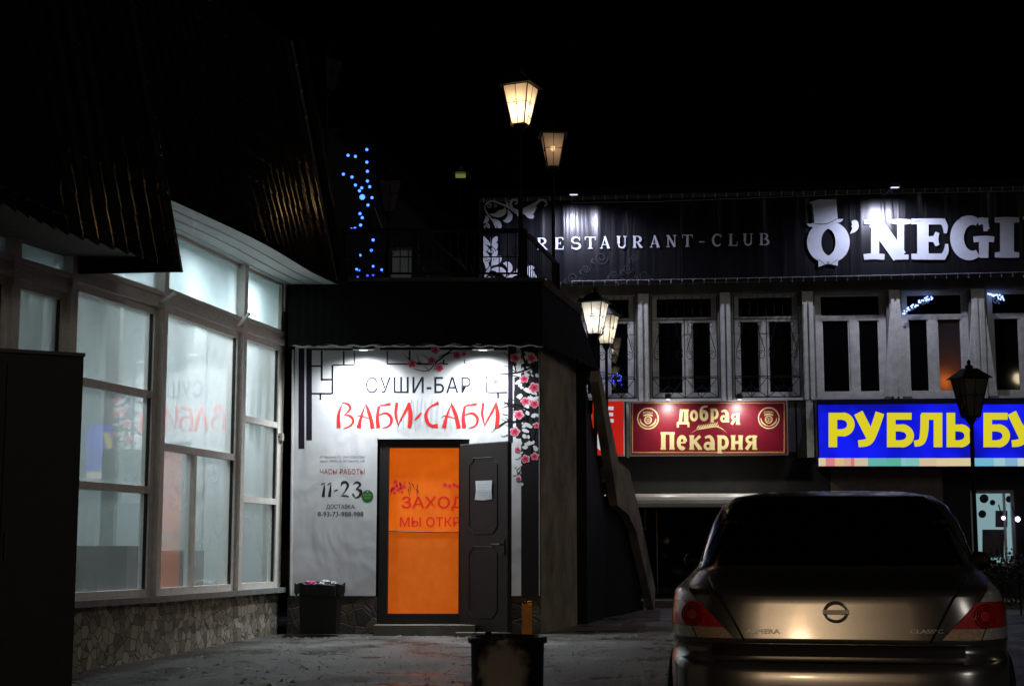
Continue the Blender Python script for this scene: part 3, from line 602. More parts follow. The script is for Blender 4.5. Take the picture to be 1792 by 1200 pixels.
pp.add(a, [tuple(range(7))]); npp = pp.build("notice_paper", M['paper'], None, label="crumpled white paper notice taped to the open brown door", cat="notice")
nl = MB()
for i in range(5): strip(nl, PLf, [(836, 848+i*4.6, .7), (856-(i*3 % 7), 847.5+i*4.6, .7)], .017)
nl.build("faded_lines", mat("faded_ink", (.35,.36,.45), .8), npp)

# ---------------- sushi banner
ban = thing("shop_banner", "white vinyl banner with red and black lettering and blossom branches around the door", "banner", (-1.1, YF-.08, zb))
PB = Plane((0, YF-.08, 0), (0,-1,0), .3)
bx0, bx1 = P(512, 850, YF-.08).x, P(944, 800, YF-.08).x; bz1 = P(700, 606, YF-.08).z; bz0 = P(580, 1042, YF-.08).z
dl, dr_, dtz = P(659,900,YF-.08).x, P(821,900,YF-.08).x, P(740,766,YF-.08).z
M['vinyl'] = cloth("white_vinyl", (.68,.67,.68), .8, .05, .1, (1.6,1,.9))
mb = MB()
mb.box((bx0, YF-.08, bz0), (dl, YF-.072, bz1)); mb.box((dl, YF-.08, dtz), (dr_, YF-.072, bz1)); mb.box((dr_, YF-.08, bz0), (bx1, YF-.072, bz1))
mb.build("cloth", M['vinyl'], ban)
mb = MB(); mb.tube([P(513, 612, YF-.1), P(509, 1041, YF-.1)], .014, 6); mb.build("edge_hem", M['vinyl'], ban)
Z = lambda x, y: (520 + x/4.073, 580 + y/4.073)
lat = MB(); lk = [0]
def lr(x0, y0, x1, y1):
    a = Z(x0,y0); b = Z(x1,y1); lk[0] += 1; prect(lat, PB, a[0], a[1], b[0], b[1], .004+lk[0]*.0001)
lr(10,120,52,835); lr(65,120,105,775)
for q in ((105,240,170,252),(168,135,182,350),(168,336,255,348),(245,236,258,445),(258,234,410,243),(326,140,338,236),(404,140,412,240),(105,436,246,448),(160,448,172,486),
          (105,120,520,133),(590,112,1500,132),(638,140,647,230),(795,135,808,232),(640,226,1075,236),(1040,200,1050,226),(1345,300,1356,435),(1356,428,1500,440),(1424,440,1440,478),(1190,200,1196,230),(1196,226,1222,230)): lr(*q)
lr(1503,100,1537,790)
lat.build("lattice_print", mat("dark_print", (.022,.016,.028), .9, 0, .15, spec=.05), ban)
rc = MB(); a = Z(1640, 95); prect(rc, PB, 900, 660, 915, 700, .0046); prect(rc, PB, 912, 606, 943, 1044, .004); prect(rc, PB, 897, 606, 904, 640, .0043)
for q in ((1552,340,1600,400),(1545,420,1598,560),(1560,560,1610,760)): a = Z(*q[:2]); b = Z(*q[2:]); prect(rc, PB, a[0], a[1], b[0], b[1], .0048+q[0]*1e-7)
rc.build("dark_column_print", mat("black_print", (.01,.008,.01), .45), ban)
wb = MB(); rnd = random.Random(11)   # white gaps between branches on the dark column
for i in range(80):
    x = rnd.uniform(904, 941); y = rnd.uniform(615, 790) if i < 68 else rnd.uniform(780, 850); r = rnd.uniform(1.2, 4.2); el = rnd.uniform(1, 2.6); an = rnd.uniform(0, 3.1)
    if y > 790: x = rnd.uniform(900, 914)
    pts = [(x + (r*math.cos(k*1.05)*math.cos(an) - r*el*math.sin(k*1.05)*math.sin(an))*rnd.uniform(.7,1.2), y + (r*math.cos(k*1.05)*math.sin(an) + r*el*math.sin(k*1.05)*math.cos(an))*.9) for k in range(6)]
    pts = [(min(p[0], 942.5), p[1]) for p in pts]
    ppoly(wb, PB, pts, .006+i*.00005)
wb.build("white_gap_print", M['vinyl'], ban)
bb = MB()
V_ = lambda x, y: (860 + x/4.615, 600 + y/4.615)
def branch(pts, f=Z, lift=.0095):
    strip(bb, PB, [f(x,y) + (w,) for x, y, w in pts], lift + len(bb.v)*2e-7)
branch([(750,155,.4),(800,195,1.6),(860,225,2.2),(960,232,2.6),(1020,195,2.8),(1085,155,2),(1200,140,.8)]); branch([(830,262,.5),(880,278,1.2),(940,275,1.6),(985,225,2)]); branch([(850,150,.5),(860,190,1),(880,225,1.4)]); branch([(890,160,.4),(930,190,1),(960,215,1.6)])
branch([(940,290,.4),(930,265,1.2),(905,250,.8)]); branch([(1000,185,1),(1060,160,2.4),(1120,120,2.2),(1180,120,1)]); branch([(975,280,.6),(990,240,1.3),(1050,215,1.2)])
branch([(1320,335,.4),(1430,305,1.6),(1510,300,2.6),(1600,285,3),(1700,240,3.5)]); branch([(1430,305,.8),(1440,270,.4)]); branch([(1450,240,.5),(1500,250,1.2),(1560,290,1.8)]); branch([(1450,325,.6),(1520,312,1.4),(1600,330,2)])
branch([(1450,550,.5),(1500,530,1.8),(1560,520,3),(1650,560,4)]); branch([(1380,720,.4),(1440,670,1.4),(1500,640,2.4),(1580,640,3.2),(1660,600,4)]); branch([(1450,620,.5),(1490,640,1.3),(1530,645,1.6)]); branch([(1395,690,.3),(1440,680,1),(1480,650,1.4)]); branch([(1470,500,2),(1510,520,3),(1560,545,3)])
branch([(100,80,1.2),(170,140,2),(200,230,2.4)], V_); branch([(170,100,.6),(230,60,1.4),(250,20,2)], V_); branch([(200,1000,1),(215,1050,1.6),(245,1010,1.2)], V_); branch([(205,1060,1.6),(225,1050,1.6),(245,1080,.8)], V_)
branch([(250,20,2.5),(270,200,5),(300,420,6),(290,640,6),(320,800,5),(330,900,3)], V_, .0062)
branch([(330,600,2),(360,700,3),(330,820,2)], V_, .0063); branch([(240,760,2),(300,700,2.5),(340,640,2)], V_, .0064)
for i in range(16):
    x, y = rnd.uniform(1440,1540), rnd.uniform(480,740); branch([(x,y,.4),(x+rnd.uniform(10,30),y+rnd.uniform(-18,18),1),(x+50,y+rnd.uniform(-25,25),1.4)])
bb.build("branch_print", mat("branch_print", (.012,.008,.012), .9, spec=.05), ban)
fo = MB(); fi = MB(); fd = MB()
FL = [V_(x,y) + (r,) for x, y, r in ((190,120,8.5),(325,118,8.5),(265,290,8),(345,360,9.5),(275,470,8.5),(348,490,9),(222,578,9),(366,665,6),(190,715,9),(212,860,5.5),(275,935,8),(350,915,7),(220,1095,5),(35,310,5),(28,280,3))] + [Z(x,y)+(r,) for x, y, r in ((820,228,8.5),(985,130,8),(960,205,8.5),(1015,258,8),(1140,165,8),(1190,158,5))]
for i, (cx, cy, r) in enumerate(FL):
    a0 = rnd.random()*2; l0 = .011+i*.0002; out = []; inn = []; cl = []; e = rnd.uniform(.78, 1)
    for k in range(40):
        a = a0+k*2*math.pi/40; q = .72+.28*abs(math.sin(2.5*(a-a0))); out.append((min(943, cx+r*1.08*q*math.cos(a)), cy+r*1.08*q*e*math.sin(a))); inn.append((min(942.5, cx-.5+r*.86*q*math.cos(a)), cy+.6+r*.86*q*e*math.sin(a))); cl.append((min(942,cx+r*.26*math.cos(a)*(1+.6*(k % 2))), cy+r*.26*math.sin(a)*(1+.6*(k % 2))))
    c = PB(cx,cy,l0); fo.add([c]+[PB(*p, l0) for p in out], [(0,1+k,1+(k+1)%40) for k in range(40)])
    c = PB(cx,cy,l0+.001); fi.add([c]+[PB(*p, l0+.001) for p in inn], [(0,1+k,1+(k+1)%40) for k in range(40)])
    c = PB(cx,cy,l0+.002); fd.add([c]+[PB(*p, l0+.002) for p in cl], [(0,1+k,1+(k+1)%40) for k in range(40)])
fo.build("blossom_rim_print", mat("pale_pink_print", (.68,.4,.48), .5, 0, .1, 60), ban); fi.build("blossom_print", mat("pink_print", (.66,.07,.13), .5, 0, .45, 90), ban); fd.build("blossom_centre_print", mat("crimson_print", (.35,.01,.04), .5), ban)
ml = MB(); text(ml, PB, "СУШИ-БАР", (640, 659, 824, 688), .006, .004, track=1.08); ml.build("lettering", mat("slate_print", (.03,.03,.05), .9, spec=.05), ban)
bxs = [(288,400),(428,540),(565,680),(698,818),(832,886),(912,1010),(1035,1155),(1178,1295),(1315,1440)]
bxs = [Z(a,505)+Z(b,685) for a, b in bxs]
ml = MB(); letters(ml, PB, BR, bxs, "ВАБИ-САБИ", .0085, .82); ml.build("lettering", mat("red_print", (.68,.035,.035), .85, 0, .1, spec=.05), ban)
ml = MB()
for i, st in enumerate(bxs):
    for k in range(3):
        x = st[0]+(st[2]-st[0])*(.1+.4*k); strip(ml, PB, [(x-3+k*3, st[1]-5-k*2, .3), (x-1, (st[1]+st[3])/2, 2.6), (x+2-k*2, st[3]+7-k*3, .3)], .0055+i*1e-4+k*1e-5)
ml.build("brush_shadow_print", mat("grey_blue_print", (.5,.54,.6), .5), ban)
ml = MB(); text(ml, PB, "ЧАСЫ РАБОТЫ", (560, 820, 638, 829), .005); ml.build("lettering", mat("thin_red_print", (.5,.04,.05), .5), ban)
ml = MB(); text(ml, PB, "ИП Васильев К.К., ИНН 212321570860", (560, 797, 639, 802), .005); text(ml, PB, "адрес: 428000, пр. М.Горького, д.28", (560, 804, 638, 809), .005); ml.build("fine_print", mat("faint_print", (.22,.22,.26), .6), ban)
ml = MB()
G1 = [[(.0,.82,.05),(.25,.92,.08),(.75,.98,.02)],[(.6,.9,.04),(.5,.5,.16),(.35,0,.22)]]
G2 = [[(.05,.72,.03),(.2,.95,.16),(.6,1,.14),(.8,.75,.16),(.45,.35,.07),(.05,.02,.03)],[(.1,.06,.03),(.5,.08,.1),(.9,.02,.05)]]
G3 = [[(.1,.85,.03),(.5,1,.12),(.85,.82,.14),(.4,.55,.04)],[(.4,.55,.03),(.9,.42,.2),(.75,.08,.14),(.3,-.02,.05)],[(.05,.25,.12),(.3,.02,.05)]]
DG = {'1': G1, '2': G2, '3': G3, '-': [[(0,.35,.04),(.5,.42,.1),(1,.5,.03)]]}
letters(ml, PB, DG, [(562,844,572,869),(573,844,583,869),(584,846,592,866),(596,843,612,869),(616,843,633,870)], "11-23", .005)
text(ml, PB, "ДОСТАВКА:", (571, 882, 622, 891), .005, .003); text(ml, PB, "8-93-73-988-988", (556, 895, 636, 903), .005, .003)
ml.build("lettering", mat("near_black_print", (.02,.02,.025), .5), ban)
ml = MB(); ppoly(ml, PB, [(643+10.5*math.cos(k*.2618), 868+11*math.sin(k*.2618)) for k in range(24)], .0045); ml.build("round_sticker", mat("green_print", (.03,.14,.03), .5, 0, .2, 40), ban)
ml = MB(); text(ml, PB, "БИЗНЕС", (636, 864, 650, 867), .006); text(ml, PB, "ЛАНЧ", (638, 869, 648, 872), .006); ppoly(ml, PB, [(643+1.6*math.cos(k), 860+1.6*math.sin(k)) for k in range(6)], .006)
ml.build("sticker_lettering", mat("pale_green_print", (.35,.55,.3), .5), ban)
# floodlights under the skirt
def cone_light(name, loc, target, e, size, blend, col, rad=.04):
    l = bpy.data.lights.new(name, 'SPOT'); l.energy = e; l.spot_size = R(size); l.spot_blend = blend; l.color = col; l.shadow_soft_size = rad
    o = bpy.data.objects.new(name, l); COL.objects.link(o); o.location = loc; o.rotation_euler = (Vector(target)-Vector(loc)).to_track_quat('-Z', 'Y').to_euler(); return o
M['led'] = emis("white_led", (.85,.95,1), 3)
for px, lab in ((636, "left small floodlight under the black skirt above the white banner"), (845, "right small floodlight under the black skirt above the blossom branches")):
    q = P(px, 612, 18.66); fl_ = thing("floodlight", lab, "floodlight", q, "floodlights over the white banner")
    MB().box((q.x-.13, q.y-.04, q.z-.0), (q.x+.13, q.y+.06, q.z+.05)).build("housing", M['black_metal'], fl_)
    MB().box((q.x-.02, q.y-.0, q.z+.05), (q.x+.02, q.y+.3, q.z+.07)).build("bracket", M['black_metal'], fl_)
    MB().box((q.x-.05, q.y-.0, q.z-.006), (q.x+.05, q.y+.03, q.z-.001)).build("lens", M['led'], fl_)
    cone_light("flood_beam", (q.x, q.y-.02, q.z-.03), (q.x, YF-.02, q.z-2.4), 215, 156, 1, (.86,.95,1), .09)

# bin, litter, orange canister, intercom
q = P(560, 1100, 18.6); bn = thing("litter_bin", "black square litter bin full of rubbish below the white banner", "bin", (q.x, 18.62, 0))
w0 = .225; bz = P(560, 1022, 18.6).z
mb = MB().hexa([Vector((q.x-.21, 18.4, .03)), Vector((q.x+.21, 18.4, .03)), Vector((q.x+.21, 18.8, .03)), Vector((q.x-.21, 18.8, .03))], [Vector((q.x-w0, 18.36, bz-.04)), Vector((q.x+w0, 18.36, bz-.04)), Vector((q.x+w0, 18.85, bz-.04)), Vector((q.x-w0, 18.85, bz-.04))]); mb.build("body", M['rubber'], bn)
bag = MB(); rnd = random.Random(4); ring = []
for k in range(28):
    a = k*2*math.pi/28; rr = .27+rnd.uniform(-.02,.03); cc = [math.copysign(abs(math.cos(a))**.4, math.cos(a)), math.copysign(abs(math.sin(a))**.4, math.sin(a))]
    ring.append(((q.x+rr*cc[0], 18.6+rr*cc[1]), rnd.uniform(-.02,.035)))
vs = [Vector((x, y, bz-.12+dz)) for (x, y), dz in ring] + [Vector((x, y, bz+dz)) for (x, y), dz in ring] + [Vector((q.x+(x-q.x)*.8, 18.6+(y-18.6)*.8, bz-.03)) for (x, y), dz in ring]
bag.add(vs, [(i, (i+1) % 28, (i+1) % 28+28, i+28) for i in range(28)] + [(i+28, (i+1) % 28+28, (i+1) % 28+56, i+56) for i in range(28)] + [tuple(range(56,84))]); bag.build("bin_bag", M['rubber'], bn)
def crumple(mb, c, r, seed):
    rn = random.Random(seed); n1, n2 = 7, 9; vs = []
    for i in range(n1):
        for k in range(n2):
            t = math.pi*(i+.5)/n1; a = 2*math.pi*k/n2; rr = r*rn.uniform(.55, 1.25); vs.append(Vector(c)+Vector((rr*1.3*math.sin(t)*math.cos(a), rr*math.sin(t)*math.sin(a), rr*.7*math.cos(t))))
    mb.add(vs, [(i*n2+k, i*n2+(k+1) % n2, (i+1)*n2+(k+1) % n2, (i+1)*n2+k) for i in range(n1-1) for k in range(n2)] + [tuple(range(n2)), tuple((n1-1)*n2+k for k in range(n2))])
for px, mtl, r, lab in ((544, M['pink'], .05, "pink crumpled wrapper on top of the full bin"), (570, M['paper'], .06, "white crumpled paper cup on top of the full bin"), (583, M['paper'], .035, "small white scrap on the right rim of the bin")):
    c = P(px, 1022, 18.5); mb = MB(); crumple(mb, (c.x, 18.5, bz+.015), r, px); mb.build("litter", mtl, None, label=lab, cat="litter", group="litter in the bin")
q = P(922, 1078, 18.8); oc = thing("canister", "narrow orange plastic canister standing at the porch corner", "canister", (q.x, 18.8, 0))
h1 = P(922, 1056, 18.8).z; MB().box((q.x-.06, 18.74, 0), (q.x+.06, 18.88, h1)).build("body", M['orange_can'], oc)
MB().lathe([(.025,0),(.025,.03),(.02,.035)], (q.x-.02, 18.8, h1), 12).build("cap", M['rubber'], oc); MB().tube([(q.x+.0,18.8,h1),(q.x+.01,18.8,h1+.03),(q.x+.05,18.8,h1+.03),(q.x+.055,18.8,h1)], .008, 6).build("handle", M['orange_can'], oc)
q = P(490, 765, 18.9); it = thing("doorbell_box", "small beige box with a dark button on the cream pilaster", "doorbell", q)
MB().box((q.x-.045, q.y-.1, q.z-.045), (q.x+.045, q.y+.02, q.z+.045)).build("case", M['cream'], it); MB().box((q.x-.012, q.y-.106, q.z-.015), (q.x+.012, q.y-.1, q.z+.012)).build("button", M['rubber'], it)
for i, (px, w_) in enumerate(((815,.12),(845,.1),(872,.15))):
    q = P(px, 1106, 18.4); crumple_mb = MB().box((q.x-w_, 18.3, gz(18.4)-.01), (q.x+w_, 18.5, gz(18.4)+.05)); crumple_mb.build("kerb_stone", M['concrete'], None, label=["rough kerb stone under the door hinge", "rough kerb stone under the middle of the open door", "rough kerb stone under the free edge of the open door"][i], cat="kerb stone", group="stones under the open door")

# round tub in the foreground
q = P(888, 1112, 10.7); tz = q.z; zt0 = gz(10.7); tb = thing("round_tub", "round black tub with a pale patch on the asphalt before the door", "tub", (q.x, 10.7, gz(10.7)))
def tub_mat():  # dark tub with a pale ragged blotch on its front
    m = mat("patched_tub", (.035,.037,.045), .4, 0, .3, 20, .2, 40); t = m.node_tree; b = t.nodes["Principled BSDF"]
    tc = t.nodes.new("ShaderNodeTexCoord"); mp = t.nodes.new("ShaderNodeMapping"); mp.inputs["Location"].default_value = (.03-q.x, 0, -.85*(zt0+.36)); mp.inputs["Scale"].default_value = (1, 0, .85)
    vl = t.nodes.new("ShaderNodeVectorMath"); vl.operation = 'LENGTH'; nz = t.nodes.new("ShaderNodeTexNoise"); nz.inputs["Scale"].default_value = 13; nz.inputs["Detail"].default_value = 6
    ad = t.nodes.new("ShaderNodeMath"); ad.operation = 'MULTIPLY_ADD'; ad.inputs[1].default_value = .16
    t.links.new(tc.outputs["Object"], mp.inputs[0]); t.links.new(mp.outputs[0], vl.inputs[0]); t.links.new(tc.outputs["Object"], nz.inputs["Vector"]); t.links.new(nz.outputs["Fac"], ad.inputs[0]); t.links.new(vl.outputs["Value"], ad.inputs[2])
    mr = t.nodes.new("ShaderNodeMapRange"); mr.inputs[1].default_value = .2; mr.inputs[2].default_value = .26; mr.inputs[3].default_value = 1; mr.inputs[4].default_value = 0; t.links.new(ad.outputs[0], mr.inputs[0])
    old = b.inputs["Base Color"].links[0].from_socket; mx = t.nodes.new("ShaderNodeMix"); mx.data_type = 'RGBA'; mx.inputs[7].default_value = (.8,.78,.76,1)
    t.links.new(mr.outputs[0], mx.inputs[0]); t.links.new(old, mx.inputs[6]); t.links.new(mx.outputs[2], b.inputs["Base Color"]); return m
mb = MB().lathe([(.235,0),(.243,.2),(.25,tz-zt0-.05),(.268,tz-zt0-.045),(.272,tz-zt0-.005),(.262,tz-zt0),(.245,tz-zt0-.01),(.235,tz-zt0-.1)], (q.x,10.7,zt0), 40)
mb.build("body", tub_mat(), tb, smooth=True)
mb = MB().lathe([(.001,0),(.236,.0)], (q.x,10.7,tz-.09), 30); mb.build("soil", M['asphalt'], tb)

# ================================================================ TERRACE RAILING
zr = P(760, 404, 19.05).z; zd = TZ+.1; rl = thing("terrace_railing", "black wrought iron railing around the flat roof above the white banner", "railing", (-.8, 19.05, zd))
ra, rb = P(600, 404, 19.05), P(917, 404, 19.05); rc_ = P(974, 454, 21.3)
ra = Vector((ra.x, 19.05, 0)); rb = Vector((rb.x, 19.05, 0)); rc_ = Vector((rc_.x, 21.3, 0))
def railrun(a, b, nb, scroll=True, post_at=()):
    d = (b-a); L = d.length; d.normalize()
    mb = MB(); up = Vector((0,0,1))
    mb.tube([a+up*zr, b+up*zr], .034, 6); mb.build("top_rail", M['iron'], rl)
    MB().tube([a+up*(zd+.07), b+up*(zd+.07)], .014, 6).build("bottom_rail", M['iron'], rl)
    MB().tube([a+up*(zd+.28), b+up*(zd+.28)], .008, 6).build("middle_rail", M['iron'], rl)
    for f in post_at: MB().box((-.042,-.042,zd), (.042,.042,zr), Matrix.Translation(a+(b-a)*f)).build("post", M['iron'], rl)
    for i in range(1, nb):
        p = a+d*L*i/nb; m = MB().tube([p+up*(zd+.07), p+up*zr], .007, 5)
        if scroll and i % 3 == 0:
            m.tube([p+d*(.06*math.cos(t*.6)*(1-t*.05))+up*(zd+.28+.07+.06*math.sin(t*.6)*(1-t*.05)) for t in range(14)], .005, 4)
        m.build("baluster", M['iron'], rl)
railrun(ra, rb, 22, True, (.4, 1.0, 0)); railrun(rb, rc_, 16, False, (1.0,))

# ================================================================ STAIRCASE
st = thing("outdoor_staircase", "concrete staircase with solid parapet running down beside the porch", "staircase", (1.8, 24.5, 0))
up_ = [(1034,646,21.5),(1068,809,23.6),(1087,823,24.1),(1101,879,24.7),(1134,1062,26.6)]; lo_ = [(1010,668,21.5),(1062,884,23.6),(1079,900,24.1),(1086,930,24.7),(1112,1070,26.6)]
U = [P(*q) for q in up_]; Lo = [P(*q) for q in lo_]
for a, b in zip(U, Lo): b.x = a.x-.02; b.y = a.y
for b, q in zip(Lo, lo_): b.z = P(*q).z
Lo[-1].z = -.05; U[-1].z = .35
mb = MB()
for i in range(4):
    o = Vector((.13, 0, 0)); mb.hexa([Lo[i], Lo[i+1], Lo[i+1]+o, Lo[i]+o], [U[i], U[i+1], U[i+1]+o, U[i]+o])
mb.build("parapet", M['marble'], st)
mb = MB(); mb.tube([u+Vector((.1,0,.02)) for u in U], .02, 6); mb.build("handrail", M['iron'], st)
sm = MB(); n = 18
for i in range(n):
    f = i/n; k = min(3, int(f*4)); ff = f*4-k; p = Lo[k]*(1-ff)+Lo[k+1]*ff; p2 = Lo[k]*(1-min(1,ff+.23))+Lo[k+1]*min(1,ff+.23)
    sm.box((p.x-.6, p.y, p.z-.02), (p.x-.021, p2.y+.05, p.z+.16))
sm.build("steps", M['iron'], st)  # near-black steps: shade of the stair void put into the colour
for i in range(4):
    a, b = Lo[i]+Vector((-.05,0,.0)), Lo[i+1]+Vector((-.05,0,.0))
    if i < 3 or True: MB().hexa([Vector((a.x-.56,a.y,-.02)), Vector((b.x-.56,b.y,-.02)), Vector((b.x,b.y,-.02)), Vector((a.x,a.y,-.02))], [Vector((a.x-.56,a.y,max(0,a.z-.03))), Vector((b.x-.56,b.y,max(0,b.z-.03))), Vector((b.x,b.y,max(0,b.z-.03))), Vector((a.x,a.y,max(0,a.z-.03)))]).build("under_stair_black", M['iron'], st)  # black block added in place of the dark void under the stairs
sup = MB(); sup.box((U[2].x-.6, 24.0, 0), (U[2].x-.45, 24.2, Lo[2].z)); sup.build("support_pier", M['darkcon'], st)

# ================================================================ LANTERNS
def panel_mat(name, col, st):
    m, t, b = newmat(name); t.nodes.remove(b); out = t.nodes["Material Output"]
    tr = t.nodes.new("ShaderNodeBsdfTransparent"); tr.inputs[0].default_value = (.9,.85,.75,1); tl = t.nodes.new("ShaderNodeBsdfTranslucent"); tl.inputs[0].default_value = col+(1,)
    df = t.nodes.new("ShaderNodeBsdfDiffuse"); df.inputs[0].default_value = col+(1,); a = t.nodes.new("ShaderNodeMixShader"); a.inputs[0].default_value = .35
    c = t.nodes.new("ShaderNodeMixShader"); c.inputs[0].default_value = .7
    t.links.new(tl.outputs[0], a.inputs[1]); t.links.new(df.outputs[0], a.inputs[2]); t.links.new(tr.outputs[0], c.inputs[1]); t.links.new(a.outputs[0], c.inputs[2]); t.links.new(c.outputs[0], out.inputs[0]); return m
M['lampglass'] = panel_mat("milky_lamp_glass", (.85,.8,.72), 0)
M["unlitglass"] = mat("unlit_lamp_glass", (.02,.019,.018), .4, 0, .4, 20)  # panels coloured near-black so the unlit lanterns stay dark
def lantern(name, label, px, py_bot, Y, rot, lit, zground, scale=1.0, cross=True, cat="street lamp"):
    """py_bot: photo row of the glass bottom"""
    c = P(px, py_bot, Y); h, wt, wbm = .52*scale, .18*scale, .09*scale
    o = thing(name, label, cat, (c.x, Y, zground), "lantern lamps on slim black posts")
    T = Matrix.Translation(c) @ Matrix.Rotation(rot, 4, 'Z')
    cor = [(-1,-1),(1,-1),(1,1),(-1,1)]; b = [T @ Vector((x*wbm,y*wbm,0)) for x, y in cor]; t = [T @ Vector((x*wt,y*wt,h)) for x, y in cor]
    fr = MB()
    for i in range(4):
        j = (i+1) % 4; fr.tube([b[i], t[i]], .009, 5); fr.tube([b[i], b[j]], .009, 5); fr.tube([t[i], t[j]], .011, 5)
        if cross:
            mb0, mt0 = (b[i]+b[j])/2, (t[i]+t[j])/2; fr.tube([mb0, mt0], .005, 4); m1, m2 = b[i]*.45+t[i]*.55, b[j]*.45+t[j]*.55
            fr.tube([m1, m2], .005, 4); mc = (m1+m2)/2; ux = (m2-m1).normalized(); uz = (mt0-mb0).normalized()
            fr.tube([mc+ux*.035*math.cos(a*.785)+uz*.035*math.sin(a*.785) for a in range(8)], .005, 4, True)
    frame = fr.build("lantern_frame", M['iron'], o)
    for i in range(4):
        j = (i+1) % 4; MB().quad(b[i]*.97+c*.03, b[j]*.97+c*.03, t[j], t[i]).build("glass_panel", M['lampglass'] if lit else M["unlitglass"], o)
    cap = MB(); ov = 1.28
    e = [T @ Vector((x*wt*ov,y*wt*ov,h-.0)) for x, y in cor]; e2 = [T @ Vector((x*wt*.45,y*wt*.45,h+.14*scale)) for x, y in cor]
    cap.hexa(e, e2); cap.lathe([(.05,0),(.06,.03),(.02,.06),(.03,.09),(.004,.13)], T @ Vector((0,0,h+.14*scale)), 10); cap.build("cap", M['iron'], o)
    col = MB(); col.lathe([(.02,-.22),(.022,-.12),(.05,-.08),(.07,-.03),(.1*scale,-.004)], c, 12)
    for sgn in (-1, 1): col.tube([T @ Vector((sgn*(.07+.08*math.sin(a*.5)), 0, -.06+.2*a/6)) for a in range(7)], .006, 4)
    col.build("collar", M['iron'], o)
    MB().lathe([(.09,0),(.09,.12),(.05,.16),(.032,.5),(.026,c.z-zground-.2)], (c.x,Y,zground), 12).build("post", M['iron'], o)
    if lit:
        e_, colr, dz = lit; bm = emis("bulb_glow", colr, 6 if e_ > .4 else 1.5); MB().ball(c+Vector((0,0,h*dz)), .04).build("bulb", bm, o)
        l = bpy.data.lights.new("lamp_bulb_light", 'POINT'); l.energy = e_; l.color = colr; l.shadow_soft_size = .045; lo2 = bpy.data.objects.new("lamp_bulb_light", l); COL.objects.link(lo2); lo2.location = c+Vector((0,0,h*dz))
    return o
lantern("street_lamp", "brightest warm lantern, highest in view, on a post at the terrace corner", 911, 219, 20.0, R(-24), (60, (1,.68,.36), .42), zd)
lantern("street_lamp", "dim amber lantern just below right of the brightest lantern", 968, 293, 24.0, R(2), (3, (1,.6,.32), .6), 0)
lantern("street_lamp", "lit white lantern in front of the leftmost restaurant window", 1041, 585, 25.0, R(-22), (34, (1,.96,.88), .5), 0)
lantern("street_lamp", "smaller lit cream lantern half hidden behind the white lantern", 1061, 602, 28.0, R(-28), (24, (1,.92,.74), .5), 0)
lantern("street_lamp", "unlit lantern faint against the black sky above the tiled roof", 573, 158, 26.0, R(42), None, 0)
lantern("street_lamp", "unlit lantern behind the terrace right of the blue lights", 681, 372, 25.0, R(10), None, 0)
lantern("street_lamp", "dark unlit lantern in silhouette before the blue shop sign", 1699, 729, 21.0, R(12), None, 0)

# ================================================================ HOUSE BEHIND THE TERRACE + BLUE LIGHTS
hb = thing("gabled_house", "dark gabled house behind the terrace with a pale window", "house", (-2, 27, 0))
ptsg = [P(*q) for q in ((520,225,26.5),(612,225,26.5),(702,307,26.5),(795,405,26.5),(836,500,26.5))]
poly = [Vector((p.x, 26.5, p.z)) for p in ptsg]; poly += [Vector((poly[-1].x, 26.5, 0)), Vector((poly[0].x, 26.5, 0))]
MB().prism(poly, (0, 4, 0)).build("wall", mat("dark_house_wall", (.02,.02,.02), .8, 0, .3, 3, .3), hb)
M['trim'] = mat("grey_metal_trim", (.2,.2,.2), .35, .6)
MB().tube([p+Vector((0,-.06,.02)) for p in ptsg[1:]], .022, 6).build("rake_trim", M['trim'], hb)
rv = MB(); 
for i in range(1,4):
    a, b = ptsg[i], ptsg[i+1]; rv.hexa([a+Vector((0,-.3,.0)), b+Vector((0,-.3,.0)), b+Vector((0,4,0)), a+Vector((0,4,0))], [a+Vector((0,-.3,.06)), b+Vector((0,-.3,.06)), b+Vector((0,4,.06)), a+Vector((0,4,.06))])
rv.build("roof", M['roof'], hb)
PH = Plane((0, 26.48, 0), (0,-1,0)); a, b = PH(686, 440), PH(727, 502)
wd = MB().box((a.x-.06, 26.42, b.z-.06), (b.x+.06, 26.47, a.z+.06)).build("window", M['trim'], hb)
M['palewin'] = emis("dim_pale_pane", (.5,.58,.56), .018)  # faint even emission over the pale pane
MB().box((a.x, 26.4, b.z), (b.x, 26.42, a.z)).build("pane", M['palewin'], wd)
for q in ((654,362,670,405),(755,417,817,472),(738,467,757,500),(624,452,668,470),(800,428,806,462)):
    MB().tube([P(q[0],q[1],26.3), P(q[2],q[3],26.3)], .02, 5).build("pipe", M['trim'], hb)
fsl = thing("string_lights", "hanging string of tiny blue fairy lights above the terrace railing", "fairy lights", P(632, 500, 22))
BP = [(642,262),(609,272),(622,274),(642,284),(601,305),(616,310),(643,300),(622,324),(633,329),(629,334),(643,317),(647,327),(651,346),(644,359),(634,345),(634,381),(631,394),(615,401),(621,400),(653,420),(624,471),(628,473),(653,466),(643,482),(653,481),(626,485),(668,472),(671,478),(676,492),(630,374),(650,438),(668,490),(630,447)]
M['blue'] = emis("blue_led", (.04,.13,1), 5); M['bluedim'] = emis("dim_blue_led", (.05,.07,.9), 2.2)
order = sorted(BP, key=lambda p: p[1]); MB().tube([P(x,y-2,22) for x, y in order], .003, 4).build("cable", M['black_metal'], fsl)
for i, (x, y) in enumerate(BP):
    big = (x, y) == (634,345); c = P(x,y,22); MB().ball(c, .04 if big else (.021 if y < 460 else .017), 8).build("bulb", M['blue'] if y < 480 else M['bluedim'], fsl)
q = P(806, 308, 30); fw_ = thing("roof_lantern", "small yellow green lit roof lamp far behind the terrace", "lamp", q)
